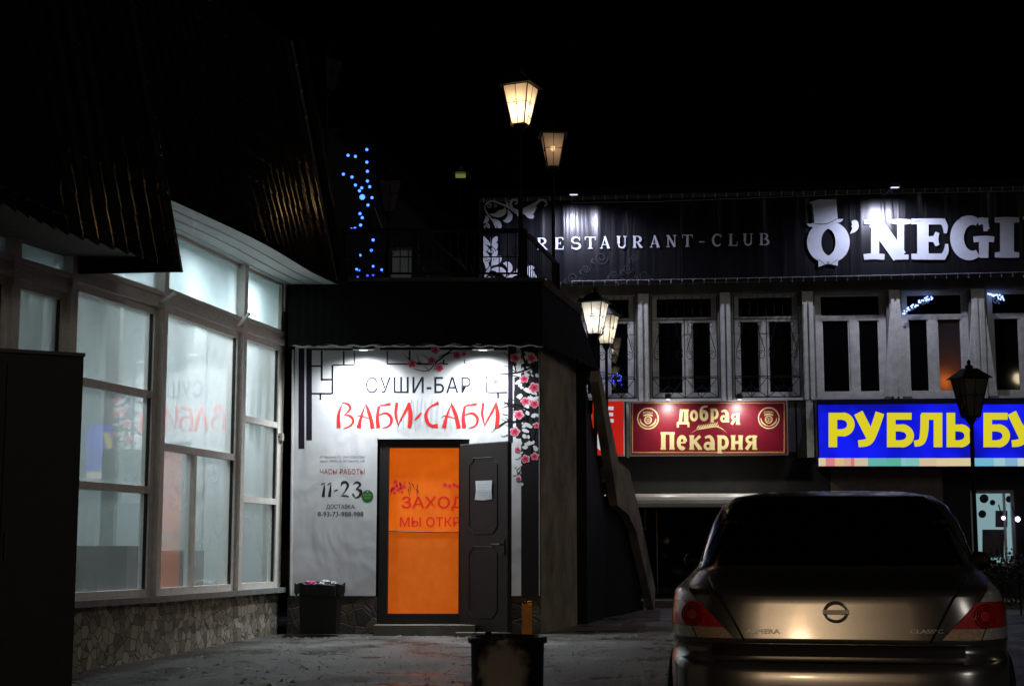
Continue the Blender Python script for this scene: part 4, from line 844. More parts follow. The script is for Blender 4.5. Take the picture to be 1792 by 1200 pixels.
MB().box((q.x-.1, 29.95, q.z-.03), (q.x+.1, 30.05, q.z+.03)).build("lens", emis("yellow_green_glow", (.6,.65,.2), .2), fw_); MB().lathe([(.2,.04),(.06,.12),(.02,.2)], (q.x,30,q.z), 10).build("hood", M['trim'], fw_); MB().tube([(q.x,30.05,q.z-.04),(q.x,30.1,0)], .03, 6).build("post", M['iron'], fw_)

# ================================================================ RESTAURANT BUILDING (right, facade turned 5 degrees)
TA = .09; FN = Vector((-TA, -1, 0)).normalized(); F0 = Vector((0, 29.5, 0)); FD = Vector((1, -TA, 0)).normalized()
PR = Plane(F0, FN)
def fu(px, py, lift=0): q = PR(px, py, lift); return (q-F0).dot(FD), q.z
def fp(u, z, lift=0): q = F0 + FD*u + FN*lift; return Vector((q.x, q.y, z))
def fbox(mb, u0, z0, u1, z1, l0, l1): mb.hexa([fp(u0,z0,l0), fp(u1,z0,l0), fp(u1,z0,l1), fp(u0,z0,l1)], [fp(u0,z1,l0), fp(u1,z1,l0), fp(u1,z1,l1), fp(u0,z1,l1)])
def pbox(mb, x0, y0, x1, y1, l0, l1):
    ym = (y0+y1)/2; u0 = fu(x0, ym, l1)[0]; u1 = fu(x1, ym, l1)[0]; xm = (x0+x1)/2; fbox(mb, u0, fu(xm, y1, l1)[1], u1, fu(xm, y0, l1)[1], l0, l1)
res = thing("restaurant_building", "two storey restaurant building with a row of white framed upper windows", "building", (4, 30, 0))
WN = [(1014,1112),(1139,1257),(1283,1400),(1428,1553),(1580,1698),(1730,1850)]
UL, UR = fu(838, 600)[0], fu(2050, 600)[0]; zsill = fu(1300, 697)[1]; zwt = fu(1300, 512)[1]; ztop = fu(1300, 335)[1]
wu = [(fu(a,600)[0], fu(b,600)[0]) for a, b in WN]
mb = MB(); fbox(mb, UL, zwt, UR, ztop, -.4, 0); ed = [UL] + [v for w_ in wu for v in w_] + [UR]
for i in range(0, len(ed), 2): fbox(mb, ed[i], zsill, ed[i+1], zwt, -.4, 0)
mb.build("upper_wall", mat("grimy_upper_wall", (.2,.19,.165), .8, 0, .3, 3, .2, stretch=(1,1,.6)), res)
mb = MB(); udl, udr = fu(1700, 920)[0], fu(1779, 920)[0]; zdt = fu(1740, 857)[1]; zdb = fu(1740, 990)[1]
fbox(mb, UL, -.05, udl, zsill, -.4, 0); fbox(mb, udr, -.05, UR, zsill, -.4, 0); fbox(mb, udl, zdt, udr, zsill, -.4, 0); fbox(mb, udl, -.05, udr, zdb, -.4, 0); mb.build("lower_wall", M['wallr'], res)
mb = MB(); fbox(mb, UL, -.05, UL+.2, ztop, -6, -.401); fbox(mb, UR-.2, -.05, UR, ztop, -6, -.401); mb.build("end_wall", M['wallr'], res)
mb = MB(); fbox(mb, UL-.1, ztop, UR+.1, ztop+.12, -6, .15); mb.build("roof", M['skirt'], res)
mb = MB(); pbox(mb, 1455, 820, 1650, 905, 0, .05); mb.build("render_panel", mat("grey_render_panel", (.16,.13,.11), .8, 0, .25, 6, .3), res)
M['smoke'] = glass_mat('smoky_pane', .35, (.05,.05,.05), 1.5, (.3,.3,.3))  # translucent pane so the added orange lamp shows as a glow
for i, (a, b) in enumerate(wu):
    z0 = zsill; z1 = zwt; zc = fu(1300, 557)[1]; zc0 = z0+.1
    fr = MB(); W_ = b-a; t_ = .12; rec = -.12
    fbox(fr, a, z0, a+t_, z1, rec-.08, rec); fbox(fr, b-t_, z0, b, z1, rec-.08, rec); fbox(fr, a+t_, z0, b-t_, z0+.13, rec-.08, rec-.002)
    fbox(fr, a+t_, zc-.05, b-t_, zc+.05, rec-.08, rec-.002); fbox(fr, a+t_, z1-.08, b-t_, z1, rec-.08, rec-.002); m_ = (a+b)/2 + (.06 if i % 2 else -.04)
    fbox(fr, m_-.075, z0+.13, m_+.075, zc-.05, rec-.08, rec-.003)
    wo = fr.build("window", M['pvc'], res)
    sash = MB()
    for (p0, p1) in ((a+t_, m_-.075), (m_+.075, b-t_)):
        fbox(sash, p0, z0+.13, p0+.03, zc-.05, rec-.08, rec-.02); fbox(sash, p1-.03, z0+.13, p1, zc-.05, rec-.08, rec-.02)
    sash.build("sash", M['pvc'], wo)
    for (p0, p1, q0, q1) in ((a+t_, m_-.075, z0+.13, zc-.05), (m_+.075, b-t_, z0+.13, zc-.05), (a+t_, b-t_, zc+.05, z1-.08)):
        g_ = MB(); fbox(g_, p0, q0, p1, q1, rec-.06, rec-.05); g_.build("pane", M['smoke'] if (i == 4 and p0 > m_ and q0 < zc) else M['darkglass'], wo)
    sl_ = MB(); fbox(sl_, a-.03, z0-.045, b+.03, z0-.001, -.1, .08); sl_.build("window_sill", M['white'], wo)
    if i < 3:   # iron grille
        gr = MB(); lf = .04; q0, q1 = z0+.02, z1-.05
        for u in (a+.02, b-.02): gr.tube([fp(u,q0,lf), fp(u,q1,lf)], .012, 5)
        for z in (q0, z0+.42, z0+.39, zc-.02): gr.tube([fp(a+.02,z,lf), fp(b-.02,z,lf)], .008, 4)
        mu = (a+b)/2; gr.tube([fp(mu,q0,lf), fp(mu,zc,lf)], .009, 4)
        for k in range(1, 8): u = a+W_*k/8; gr.tube([fp(u,zc+.0,lf), fp(u,q1,lf)], .006, 4)
        for h0, h1 in ((a+.02, mu), (mu, b-.02)):
            hm = (h0+h1)/2; hz = z0+.4
            for u0_, u1_, za, zb_ in ((h0, hm, hz, q0), (h1, hm, hz, q0), (h0, hm, q0, q0+.22), (h1, hm, q0, q0+.22)): gr.tube([fp(u0_,za,lf), fp(u1_,zb_,lf)], .007, 4)
            gr.tube([fp(hm,q0,lf), fp(hm,q0+.3,lf)], .005, 4)
            for sg_, ux in ((1, h0), (-1, h1)):
                c_ = [fp(ux+sg_*(.1+.08*math.cos(t*.55)*(1-t*.04)), hz+.42+.1*math.sin(t*.55)*(1-t*.04), lf) for t in range(16)]; gr.tube(c_, .006, 4)
                gr.tube([fp(ux+sg_*.03, hz+.48, lf), fp(ux+sg_*.12, hz+.8, lf), fp(ux+sg_*.17, hz+1.02, lf)], .007, 4)
                gr.tube([fp(ux+sg_*(.13+.05*math.cos(t*.7)), zc-.12+.05*math.sin(t*.7), lf) for t in range(10)], .005, 4)
        gr.build("window_grille", M['iron'], res)
for i, (p0, p1, pt) in enumerate(((1117,1136,534),(1261,1279,534),(1405,1424,533),(1558,1577,524),(1702,1725,524))):
    u0, u1 = fu(p0,600)[0], fu(p1,600)[0]; zt_ = fu(p0,pt)[1]; w_ = (u1-u0); pz = MB()
    fbox(pz, u0, zsill-.04, u1, zwt, .002, .05)
    for k in range(2): fbox(pz, u0+w_*(.08+.5*k), zsill-.04, u0+w_*(.4+.5*k), zt_, .051, .12)
    if i >= 3:   # flared foot
        pz.hexa([fp(u0-.16,zsill,.003), fp(u1+.16,zsill,.003), fp(u1+.16,zsill,.1), fp(u0-.16,zsill,.1)], [fp(u0+.02,zt_-.05,.003), fp(u1-.02,zt_-.05,.003), fp(u1-.02,zt_-.05,.1), fp(u0+.02,zt_-.05,.1)])
    pz.build("pilaster", M['pvc'], res)
mb = MB(); pbox(mb, 1412, 700, 1424, 800, 0, .1); mb.build("lower_pilaster", M['pvc'], res); mb = MB(); pbox(mb, 1096, 700, 1101, 800, 0, .06); mb.build("lower_pilaster", M['pvc'], res)
for (x0, y0, x1, y1) in ((1395,702,1410,800), (1380,702,1392,790)):
    mb = MB(); pbox(mb, x0, y0, x1, y1, 0, .03); mb.build("wall_strip", mat("grey_strip", (.1,.1,.1), .8), res)
# lit glass door
M['shoplit'] = emis("bright_shop_interior", (.42,.68,.72), .45)
do = MB(); 
fbox(do, udl, zdb, udl+.06, zdt, -.2, -.1); fbox(do, udr-.06, zdb, udr, zdt, -.2, -.1); fbox(do, udl+.06, zdt-.06, udr-.06, zdt, -.2, -.101); fbox(do, udl+.06, zdb, udr-.06, zdb+.06, -.2, -.101); um_ = udl+(udr-udl)*.78; fbox(do, um_-.02, zdb+.06, um_+.02, zdt-.06, -.2, -.102)
do = do.build("shop_door", M['pvc'], res)
mb = MB(); fbox(mb, udl+.06, zdb+.06, udr-.06, zdt-.06, -.19, -.18); mb.build("lit_interior", M['shoplit'], do)
PD = Plane(F0 - FN*.17, FN)
mb = MB(); prect(mb, PD, 1742, 893, 1763, 922, .01); prect(mb, PD, 1719, 926, 1757, 975, .006); mb.build("poster", mat("dark_poster", (.1,.08,.075), .6, 0, .5, 30), do)
mb = MB()
for cx, cy, r in ((1722,872,8),(1719,899,7),(1766,873,6),(1737,879,5)): mb.add([PD(cx,cy,.012)]+[PD(cx+r*math.cos(k*.5236), cy+r*math.sin(k*.5236),.012) for k in range(12)], [(0,1+k,1+(k+1) % 12) for k in range(12)])
mb.build("round_sticker", mat("dark_sticker", (.02,.025,.04), .5), do)
for px, py, l_, lab in ((1756,906,.25,"left violet white ball imitating a reflection before the lit shop door"),(1781,908,.3,"right violet white ball imitating a reflection before the lit shop door")):
    q = PR(px,py,l_); sp_ = thing("spotlight", lab, "spotlight", q, "imitated reflections by the lit shop door"); MB().ball(q, .038 if px < 1770 else .05, 8).build("bulb", emis("violet_reflection", (.6,.55,1), 4), sp_); MB().tube([q+Vector((0,.06,.0)), q+Vector((0,l_,.25))], .012, 5).build("bracket", M['iron'], sp_)  # glowing balls imitate reflected lights at the door; brackets added
# bulbs imitate window reflections of fairy lights; lamp inside added for the orange glow
def bulbs(name, label, pts, r, mt, plane_lift):
    o = thing(name, label, "fairy lights", PR(*pts[0], plane_lift)); 
    MB().tube([PR(x,y-.8,plane_lift) for x, y in pts], .004, 4).build("cable", M['iron'], o)
    mb = MB()
    for x, y in pts: mb.ball(PR(x,y,plane_lift), r, 6)
    mb.build("bulbs", mt, o)
rnd = random.Random(5); M['ice'] = emis("ice_blue_reflection", (.3,.42,1), 3)
bulbs("string_lights", "pale blue bulbs imitating a reflected fairy light swag over the fifth upper window", [(1580+i*1.35+rnd.uniform(-1.5,1.5), 547-30*math.sin(min(1,i/46)*1.35)+rnd.uniform(-3.5,3.5)) for i in range(40)], .016, M['ice'], .03)
bulbs("string_lights", "pale blue bulbs imitating reflected fairy lights at the right edge window", [(1729+i*1.1, 514+i*.2+rnd.uniform(-3,8)*(i/26)) for i in range(26)], .016, M['ice'], .03)
bulbs("string_lights", "deep blue bulbs imitating reflected fairy lights low in the leftmost restaurant window", [(rnd.choice((1034,1066))+rnd.uniform(0,22), 650+rnd.uniform(0,24)) for i in range(26)], .012, M['bluedim'], .03)
q = PR(1651, 682, -.42); tl_ = thing("glow_lamp", "orange lamp added for the glow low in the fifth upper window", "lamp", q)
MB().lathe([(.15,-.05),(.15,.02),(.12,.07),(.05,.1)], q, 14).build("shade", emis("orange_lamp_glow", (1,.2,.03), .6), tl_); MB().tube([q, q-Vector((0,0,.12))], .02, 6).build("stem", M['iron'], tl_)
lp = bpy.data.lights.new("orange_lamp_light", 'POINT'); lp.energy = 45; lp.color = (1,.22,.03); lp.shadow_soft_size = .1; lpo = bpy.data.objects.new("orange_lamp_light", lp); COL.objects.link(lpo); lpo.location = q+FN*.1+Vector((0,0,.12))  # added light behind the pane for the window's orange glow

# ---------------- black restaurant banner
LF = .35; bz_t0 = (842, 350); rb_ = thing("restaurant_banner", "long black glossy banner with white serif and circus lettering above the upper windows", "banner", PR(1300, 500, LF))
BT = lambda x: 349.5 - (x-842)*.0225; BBm = lambda x: 499 - (x-990)*.0225
M['blackvinyl'] = cloth("black_glossy_vinyl", (.008,.008,.011), .3, .065, .55, (2.4,2.4,.12))
PBn = Plane(F0 + FN*LF, FN)
mb = MB(); nn = 60; V = []
for i in range(nn+1):
    x = 842 + (2040-842)*i/nn
    for j in range(9):
        f = j/8; y = BT(x)+4 + (BBm(x)-BT(x)-6)*f; V.append(PBn(x, y, .02*math.sin(i*1.9)*(1-f)+.01*math.sin(i*.7+2)))
mb.add(V, [(i*9+j, (i+1)*9+j, (i+1)*9+j+1, i*9+j+1) for i in range(nn) for j in range(8)]); cl_ = mb.build("cloth", M['blackvinyl'], rb_, smooth=True)
mb = MB()
for yy in (BT, BBm): mb.tube([PBn(842, yy(842), -.05), PBn(2040, yy(2040), -.05)], .02, 6)
mb.tube([PBn(842, BT(842), -.05), PBn(842, BBm(842), -.05)], .02, 6); mb.build("mounting_frame", mat("grey_tube", (.14,.14,.15), .5, .3), rb_)
tie = MB()
for i in range(62):
    x = 846+i*19.3
    for yy, s_ in ((BT, 1), (BBm, -1)): tie.tube([PBn(x, yy(x)-3*s_, -.03), PBn(x+.3, yy(x)+5*s_, .045)], .007, 4)
mb2 = tie.build("tie", mat("pale_cord", (.6,.6,.62), .6), rb_); mb2["kind"] = "stuff"
for (xa, xb_, f0, f1) in ((1010,1792,10,6.5),): 
    sm_ = MB(); sm_.tube([PBn(1000, 355, .04), PBn(1150, 353, .04), PBn(1500, 340, .04), PBn(2040, 330, .04)], .008, 5); sm_.tube([PBn(1000, 492, .04), PBn(1400, 485, .04), PBn(2040, 471, .04)], .008, 5); sm_.build("cord", mat("grey_cord", (.25,.25,.27), .6), rb_)
PBl = Plane(F0 + FN*(LF+.035), FN)
M['silver'] = mat("silver_print", (.66,.7,.78), .5, 0, .1, 3)
tx = "RESTAURANT-CLUB"; ctr = [949,979,1008,1033,1059,1088,1116,1146,1175,1203,1228,1255,1283,1309,1338]
bxs = [(c-(9 if ch not in '-EL' else (6 if ch == '-' else 8)), 416-(c-949)*.0205, c+(9 if ch not in '-EL' else (6 if ch == '-' else 8)), 437-(c-949)*.0205) for ch, c in zip(tx, ctr)]
ml = MB(); letters(ml, PBl, SER, bxs, tx, .0); ml.build("lettering", M['silver'], rb_)
ml = MB(); Q = lambda x, y: (1380+x/2.857, 300+y/2.857)
bo = [Q(100,255)+Q(298,452), Q(300,245)+Q(355,318), Q(376,238)+Q(612,440), Q(614,236)+Q(806,440), Q(812,228)+Q(1028,436), Q(1024,228)+Q(1160,432)]
letters(ml, PBl, SLAB, bo, "O'NEGI", .002); x, y = Q(1165, 228); strip(ml, PBl, [(x+2,y+2,5),(x+30,y+3,6)], .004); strip(ml, PBl, [(x+20,y,26),(x+20,y+72,26)], .0042)
# top hat and bow tie
h = [(x/2.857+1380, y/2.857+300) for x, y in ((105,155),(150,140),(238,140),(246,238),(275,238),(262,252),(220,265),(150,283),(100,275),(90,262),(128,258),(118,200))]
ppoly(ml, PBl, h, .006); h = [Q(*p) for p in ((148,435),(196,458),(246,438),(247,472),(196,460),(150,478))]; ppoly(ml, PBl, h, .0065)
ml.build("lettering", M['silver'], rb_)
ml = MB(); h = [Q(*p) for p in ((108,160),(118,162),(130,255),(120,256))]; ppoly(ml, PBl, h, .008)
for bx in bo[2:]: strip(ml, PBl, [(bx[0]+5,bx[1]+5,.7),(bx[0]+3+(bx[2]-bx[0])*.2,bx[1]+4,.7)], .009)
strip(ml, PBl, [Q(150,440)+(.8,), Q(196,468)+(.8,), Q(246,440)+(.8,)], .0085); strip(ml, PBl, [Q(246,235)+(1,), Q(190,262)+(1.4,), Q(130,262)+(1,)], .0085); ml.build("inline_shading", mat("blue_black_print", (.03,.03,.05), .4), rb_)
# scroll ornament, in photo pixels of the corner
orn = MB(); O_ = lambda x, y: (840+x/6.665, 330+y/6.665); ok = [0]
def leaf_(pts): ok[0] += 1; strip(orn, PBl, [O_(x,y)+(w/6.665,) for x, y, w in pts], ok[0]*.0002)
def spiral(cx, cy, r, a0, turns, w, sgn=1):
    ok[0] += 1; n = 26; strip(orn, PBl, [O_(cx+r*(1-.8*i/n)*math.cos(R(a0+sgn*360*turns*i/n)), cy+r*(1-.8*i/n)*math.sin(R(a0+sgn*360*turns*i/n)))+((w*(1-.5*i/n))/6.665,) for i in range(n+1)], ok[0]*.0002, False)
def corner(fy, oy):
    g_ = lambda pts: leaf_([(x, oy+fy*y, w) for x, y, w in pts])
    g_([(60,60,8),(130,20,16),(220,45,18),(330,90,30),(420,140,50),(470,150,60),(560,110,60),(640,60,40),(710,10,24),(760,20,20),(780,60,12),(750,80,10)])
    g_([(340,100,6),(320,60,30),(315,20,4)]); g_([(400,130,10),(370,90,26),(360,40,30),(390,5,22),(430,20,18),(425,55,14),(400,45,8)])
    g_([(110,170,4),(170,185,40),(230,170,80),(280,140,60),(290,100,10)]); g_([(270,250,6),(320,245,60),(350,190,60),(320,120,6)])
    g_([(60,60,6),(60,120,12),(100,190,16),(150,250,18),(190,340,14)]); g_([(150,230,6),(200,270,60),(225,310,60),(225,340,30)]); g_([(40,280,10),(80,240,50),(70,190,8)]); g_([(500,140,20),(560,160,80),(610,130,70),(660,90,10)]); g_([(530,170,20),(570,190,60),(610,200,50),(625,185,8)]); g_([(440,150,20),(450,180,40),(470,180,8)])
    spiral(105, oy+fy*75, 34, 200, 1.5, 10, fy); spiral(75, oy+fy*320, 38, 270, 1.4, 14, fy); spiral(175, oy+fy*80, 22, 250, 1.2, 7, fy)
corner(1, 125); corner(-1, 1125)
for y0 in (560, 640, 720):
    leaf_([(40,y0,20),(60,y0+50,60),(110,y0+90,30),(125,y0+110,6)]); leaf_([(200,y0,20),(175,y0+40,60),(150,y0+90,30),(140,y0+110,6)])
leaf_([(125,560,8),(128,680,12),(150,800,14),(120,930,16),(60,1030,12)]); spiral(75, 815, 45, 30, 1.6, 14)
orn.build("scroll_ornament", M['silver'], rb_)
orn = MB(); 
for (cx, cy, r) in ((1052,451,12),(1003,486,11),(1098,470,9),(1128,482,10),(1075,480,8),(1025,470,7),(1110,450,7),(1090,490,6)):
    n = 24; strip(orn, PBl, [(cx+r*(1-.8*i/n)*math.cos(i*.4), cy+r*(1-.8*i/n)*math.sin(i*.4), 1.1) for i in range(n+1)], -.003+r*1e-5, False); strip(orn, PBl, [(cx-r,cy,.3),(cx-r*1.4,cy+6,2.4),(cx-r*.8,cy+12,.3)], -.003)
orn.build("faint_ornament", mat("charcoal_print", (.045,.045,.05), .4), rb_)
for px, lab, e in ((1004, "floodlight on the top edge of the black banner, left", 60), (1566, "floodlight on the top edge of the black banner, above the circus lettering", 48)):
    q = PBn(px, BT(px)-8, 1.0); f_ = thing("floodlight", lab, "floodlight", q, "floodlights over the black banner")
    MB().box((q.x-.09, q.y-.06, q.z-.03), (q.x+.09, q.y+.06, q.z+.04)).build("housing", M['black_metal'], f_); MB().tube([q+Vector((0,.06,0)), q+Vector((0,1.0,.02))], .012, 5).build("arm", M['black_metal'], f_)
    MB().box((q.x-.07, q.y-.04, q.z-.036), (q.x+.07, q.y+.04, q.z-.031)).build("lens", emis("violet_white_led", (.75,.75,1), 1.2), f_)
    cone_light("flood_beam", q+Vector((0,-.02,-.06)), PBn(px, 640, .2), e*4.6, 160, .6, (.72,.74,1), .06)

# ---------------- signs
def sign_box(name, label, x0, y0, x1, y1, l0, l1, face, frame=M['white'], fwid=2.2):
    o = thing(name, label, "sign", PR((x0+x1)/2, y1, l1)); mb = MB(); pbox(mb, x0, y0, x1, y1, l0, l1-.02); mb.build("case", frame, o)
    mb = MB(); pbox(mb, x0+fwid, y0+fwid, x1-fwid, y1-fwid, l1-.02, l1); mb.build("face", face, o); return o
M['redface'] = emis("backlit_red_panel", (.75,.02,.01), .5); M['whiteface'] = emis("backlit_white_letter", (.75,.74,.78), .6)
PSg = Plane(F0 + FN*.3, FN)
s1 = sign_box("shop_sign", "narrow red backlit sign half hidden behind the stair parapet", 1034, 700, 1093, 797, .02, .3, M['redface'], M['pvc'])
ml = MB(); text(ml, PSg, "Е", (1056, 711, 1074, 739), .004, .05); pring(ml, PSg, 1058, 772, 12, 14, 8, .006); ml.build("lettering", M['whiteface'], s1)
M['maroon'] = mat("maroon_gloss_panel", (.2,.008,.022), .35, 0, .25, 2, spec=.4)
s2 = sign_box("bakery_sign", "maroon bakery sign with yellow lettering and a wheat ear", 1102, 700, 1379, 796, .02, .3, M['maroon'])
gold = mat("gold_print", (.8,.68,.32), .5, 0, .08); ml = MB(); E_ = lambda x, y: (1100+x/6.179, 690+y/6.179)
for q in ((36,86,1690,98),(36,618,1690,632),(36,98,48,618),(1676,98,1690,618)): a = E_(*q[:2]); b = E_(*q[2:]); prect(ml, PSg, a[0], a[1], b[0], b[1], .003)
ml.build("border_print", mat("orange_border_print", (.6,.3,.1), .5), s2)
ml = MB()
for cx, cy in ((210,260),(1516,255)):
    x, y = E_(cx, cy); pring(ml, PSg, x, y, 18, 18, 2, .004); pring(ml, PSg, x, y+2.5, 6, 6, 1.8, .0045); pring(ml, PSg, x-1.8, y+2.8, 2.2, 2.6, .9, .0052, n=10); pring(ml, PSg, x+1.8, y+2.8, 2.2, 2.6, .9, .0052, n=10)
    strip(ml, PSg, [(x-14,y,1),(x-12,y+7,2.6),(x-6,y+12,2.2),(x,y+14,.8)], .005); strip(ml, PSg, [(x+14,y,1),(x+12,y+7,2.6),(x+6,y+12,2.2),(x,y+14,.8)], .005)
    text(ml, PSg, "Добрая", (x-9, y-13, x+8, y-9), .005, .02, 1.5); strip(ml, PSg, [(x-8,y-5,2.4),(x,y-7,2.4),(x+8,y-5,2.4)], .0055)
bk = [E_(a,b)+E_(c,d) for a,b,c,d in ((345,405,500,597),(525,440,632,600),(655,440,795,597),(808,438,935,600),(955,440,1085,597),(1105,440,1238,597),(1252,440,1392,597))]
letters(ml, PSg, FAT, bk, "Пекарня", .005)
bk = [E_(a,b)+E_(c,d) for a,b,c,d in ((522,160,655,330),(662,168,752,290),(768,120,862,278),(884,150,974,270),(988,162,1088,300),(1098,205,1205,325))]
letters(ml, PSg, FAT, bk, "Добрая", .005)

strip(ml, PSg, [E_(680,415)+(.3,), E_(760,370)+(1,), E_(880,345)+(1.2,), E_(980,355)+(1.6,), E_(1060,410)+(.3,)], .004)
for k in range(9):
    x, y = E_(735+k*25, 368-k*4); strip(ml, PSg, [(x,y,.4),(x+2.5,y-2.5,2.2),(x+5,y-6.5,.4)], .0045+k*1e-4); strip(ml, PSg, [(x,y+1,.4),(x+3.5,y+1.4,2),(x+7,y-1,.4)], .0056+k*1e-4)
ml.build("lettering", gold, s2)
for px, lab in ((1169, "left clip-on spotlight on top of the maroon bakery sign"), (1294, "right clip-on spotlight on top of the maroon bakery sign")):
    q = PR(px, 694, .85); f_ = thing("spotlight", lab, "spotlight", q, "spotlights over the bakery sign")
    MB().lathe([(.03,-.05),(.06,-.03),(.06,.04),(.03,.06)], q, 12).build("housing", M['black_metal'], f_); MB().tube([q, q-FN*.5+Vector((0,0,-.02)), q-FN*.83], .012, 5).build("arm", M['trim'], f_)
    MB().lathe([(.045,-.056),(.03,-.052)], q, 10).build("lens", M['led'], f_)
    cone_light("sign_beam", q+Vector((0,-.0,-.07)), PR(px+6, 765, .3), 75, 130, 1, (1,.97,.9), .05)
# blue sign
def sign_blue():
    m, t, b = newmat("backlit_blue_panel"); b.inputs["Base Color"].default_value = (.01,.01,.2,1); b.inputs["Emission Color"].default_value = (.006,.012,.95,1); b.inputs["Roughness"].default_value = .3
    nz = t.nodes.new("ShaderNodeTexNoise"); nz.inputs["Scale"].default_value = 1.6; tc = t.nodes.new("ShaderNodeTexCoord"); t.links.new(tc.outputs["Object"], nz.inputs["Vector"]); mr = t.nodes.new("ShaderNodeMapRange"); mr.inputs[1].default_value = .35; mr.inputs[2].default_value = .65; mr.inputs[3].default_value = .4; mr.inputs[4].default_value = .95
    t.links.new(nz.outputs["Fac"], mr.inputs[0]); t.links.new(mr.outputs[0], b.inputs["Emission Strength"]); return m
M['bluep'] = sign_blue(); M['yel'] = emis("backlit_yellow_letter", (.78,.68,.02), .85)
s3 = thing("shop_sign", "long blue backlit shop sign with big yellow letters over the right shop", "sign", PR(1600, 816, .5)); PS3 = Plane(F0 + FN*.5, FN)
mb = MB(); pbox(mb, 1430, 697, 1860, 817, .02, .46); mb.build("case", mat("navy_case", (.008,.008,.04), .4), s3)
for x0, x1 in ((1433,1701),(1705,1858)):
    mb = MB(); pbox(mb, x0, 707, x1, 800, .46, .5); mb.build("face", M['bluep'], s3)
sc_ = [(1433,12,(.8,.65,.4)),(1445,16,(.8,.25,.3)),(1461,16,(.8,.55,.3)),(1477,12,(.75,.45,.35)),(1489,6,(.8,.2,.25)),(1495,24,(.7,.6,.4)),(1519,32,(.15,.5,.5)),(1551,26,(.12,.5,.4)),(1577,8,(.3,.6,.7)),(1585,24,(.25,.6,.6)),(1609,30,(.75,.6,.4)),(1639,62,(.8,.68,.4)),(1705,34,(.2,.55,.75)),(1739,20,(.4,.65,.75)),(1759,22,(.25,.5,.75)),(1781,40,(.6,.7,.7)),(1821,37,(.7,.6,.45))]
for c_ in {c for _, _, c in sc_}:
    mb = MB()
    for x, w_, cc in sc_:
        if cc == c_: pbox(mb, x, 801, x+w_, 815, .46, .498)
    mb.build("colour_strip", emis("backlit_strip", c_, .8), s3)
ml = MB(); Hh = (722, 782)
xr_ = [("Р",1450,1497),("У",1495,1546),("Б",1552,1600),("Л",1600,1650),("Ь",1657,1701),("Б",1721,1768),("У",1764,1812)]
letters(ml, PS3, BOLD, [(a, Hh[0], b, Hh[1]) for ch, a, b in xr_], [ch for ch, a, b in xr_], .01)
ml.build("lettering", M['yel'], s3)
0 and area("sign_glow", PR(1600, 760, .75), (Vector((0,-1,-.3))).to_track_quat('-Z','Y').to_euler(), 3.6, .9, 3.0, (.15,.15,1))
# pale rounded awning under bakery sign
aw = thing("shop_awning", "long pale rounded awning over the dark shopfront below the bakery sign", "awning", PR(1200, 885, .9))
u0, u1 = fu(1040, 870, .9)[0], fu(1330, 870, .9)[0]; zc_ = fu(1190, 876, .9)[1]; mb = MB(); rr = .17; V = []
for u in (u0, u1):
    for k in range(9): a_ = R(-20+k*20); V.append(fp(u, zc_-.05+rr*1.1*math.sin(a_), .8+rr*math.cos(a_)))
    V.append(fp(u, zc_-.1, .5)); V.append(fp(u, zc_+.1, .02))
mb.add(V, [(k, k+1, k+12, k+11) for k in range(10)] + [tuple(range(11)), tuple(range(21,10,-1))]); mb.build("roll", mat("pale_awning", (.75,.7,.6), .3, 0, .1, 4), aw)
mb = MB(); fbox(mb, u0, zc_-.14, u1, zc_-.101, .02, .78); mb.build("underside", M['wallr'], aw)
for px in (1120, 1215): mb = MB(); u = fu(px, 880, .8)[0]; mb.tube([fp(u, zc_-.12, .7), fp(u, zc_-.6, .05)], .015, 5); mb.build("bracket", M['iron'], aw)
mb = MB(); pbox(mb, 1060, 888, 1420, 1040, .002, .03); sf_ = mb.build("shopfront", M['darkglass'], res)
nb = MB(); pbox(nb, 1101, 886, 1131, 926, .06, .1); nb = nb.build("notice_board", mat("grey_notice_frame", (.3,.3,.28), .6), None, label="small framed notice box under the pale awning", cat="notice board")
PN = Plane(F0+FN*.1, FN); mb = MB(); prect(mb, PN, 1104, 890, 1127, 922, .003); mb.build("face", mat("dark_face", (.015,.015,.015), .3), nb); mb = MB()
for x in (1109, 1118): prect(mb, PN, x, 893, x+2, 917, .006)
mb.build("print_column", mat("dim_text", (.2,.2,.2), .7), nb)
for x in (1150, 1262, 1340): mb = MB(); pbox(mb, x-1, 890, x+1, 1040, .031, .06); mb.build("shopfront_mullion", M['trim'], res)
# pavement with kerb before the restaurant
kb2 = MB(); kb2.hexa([fp(u_, -.1, l_) for u_, l_ in ((UL,0),(UR,0),(UR,1.9),(UL+2.6,1.9))], [fp(u_, .12, l_) for u_, l_ in ((UL,0),(UR,0),(UR,1.9),(UL+2.6,1.9))]); tag(kb2.build("pavement", M['concrete']), kind="structure")
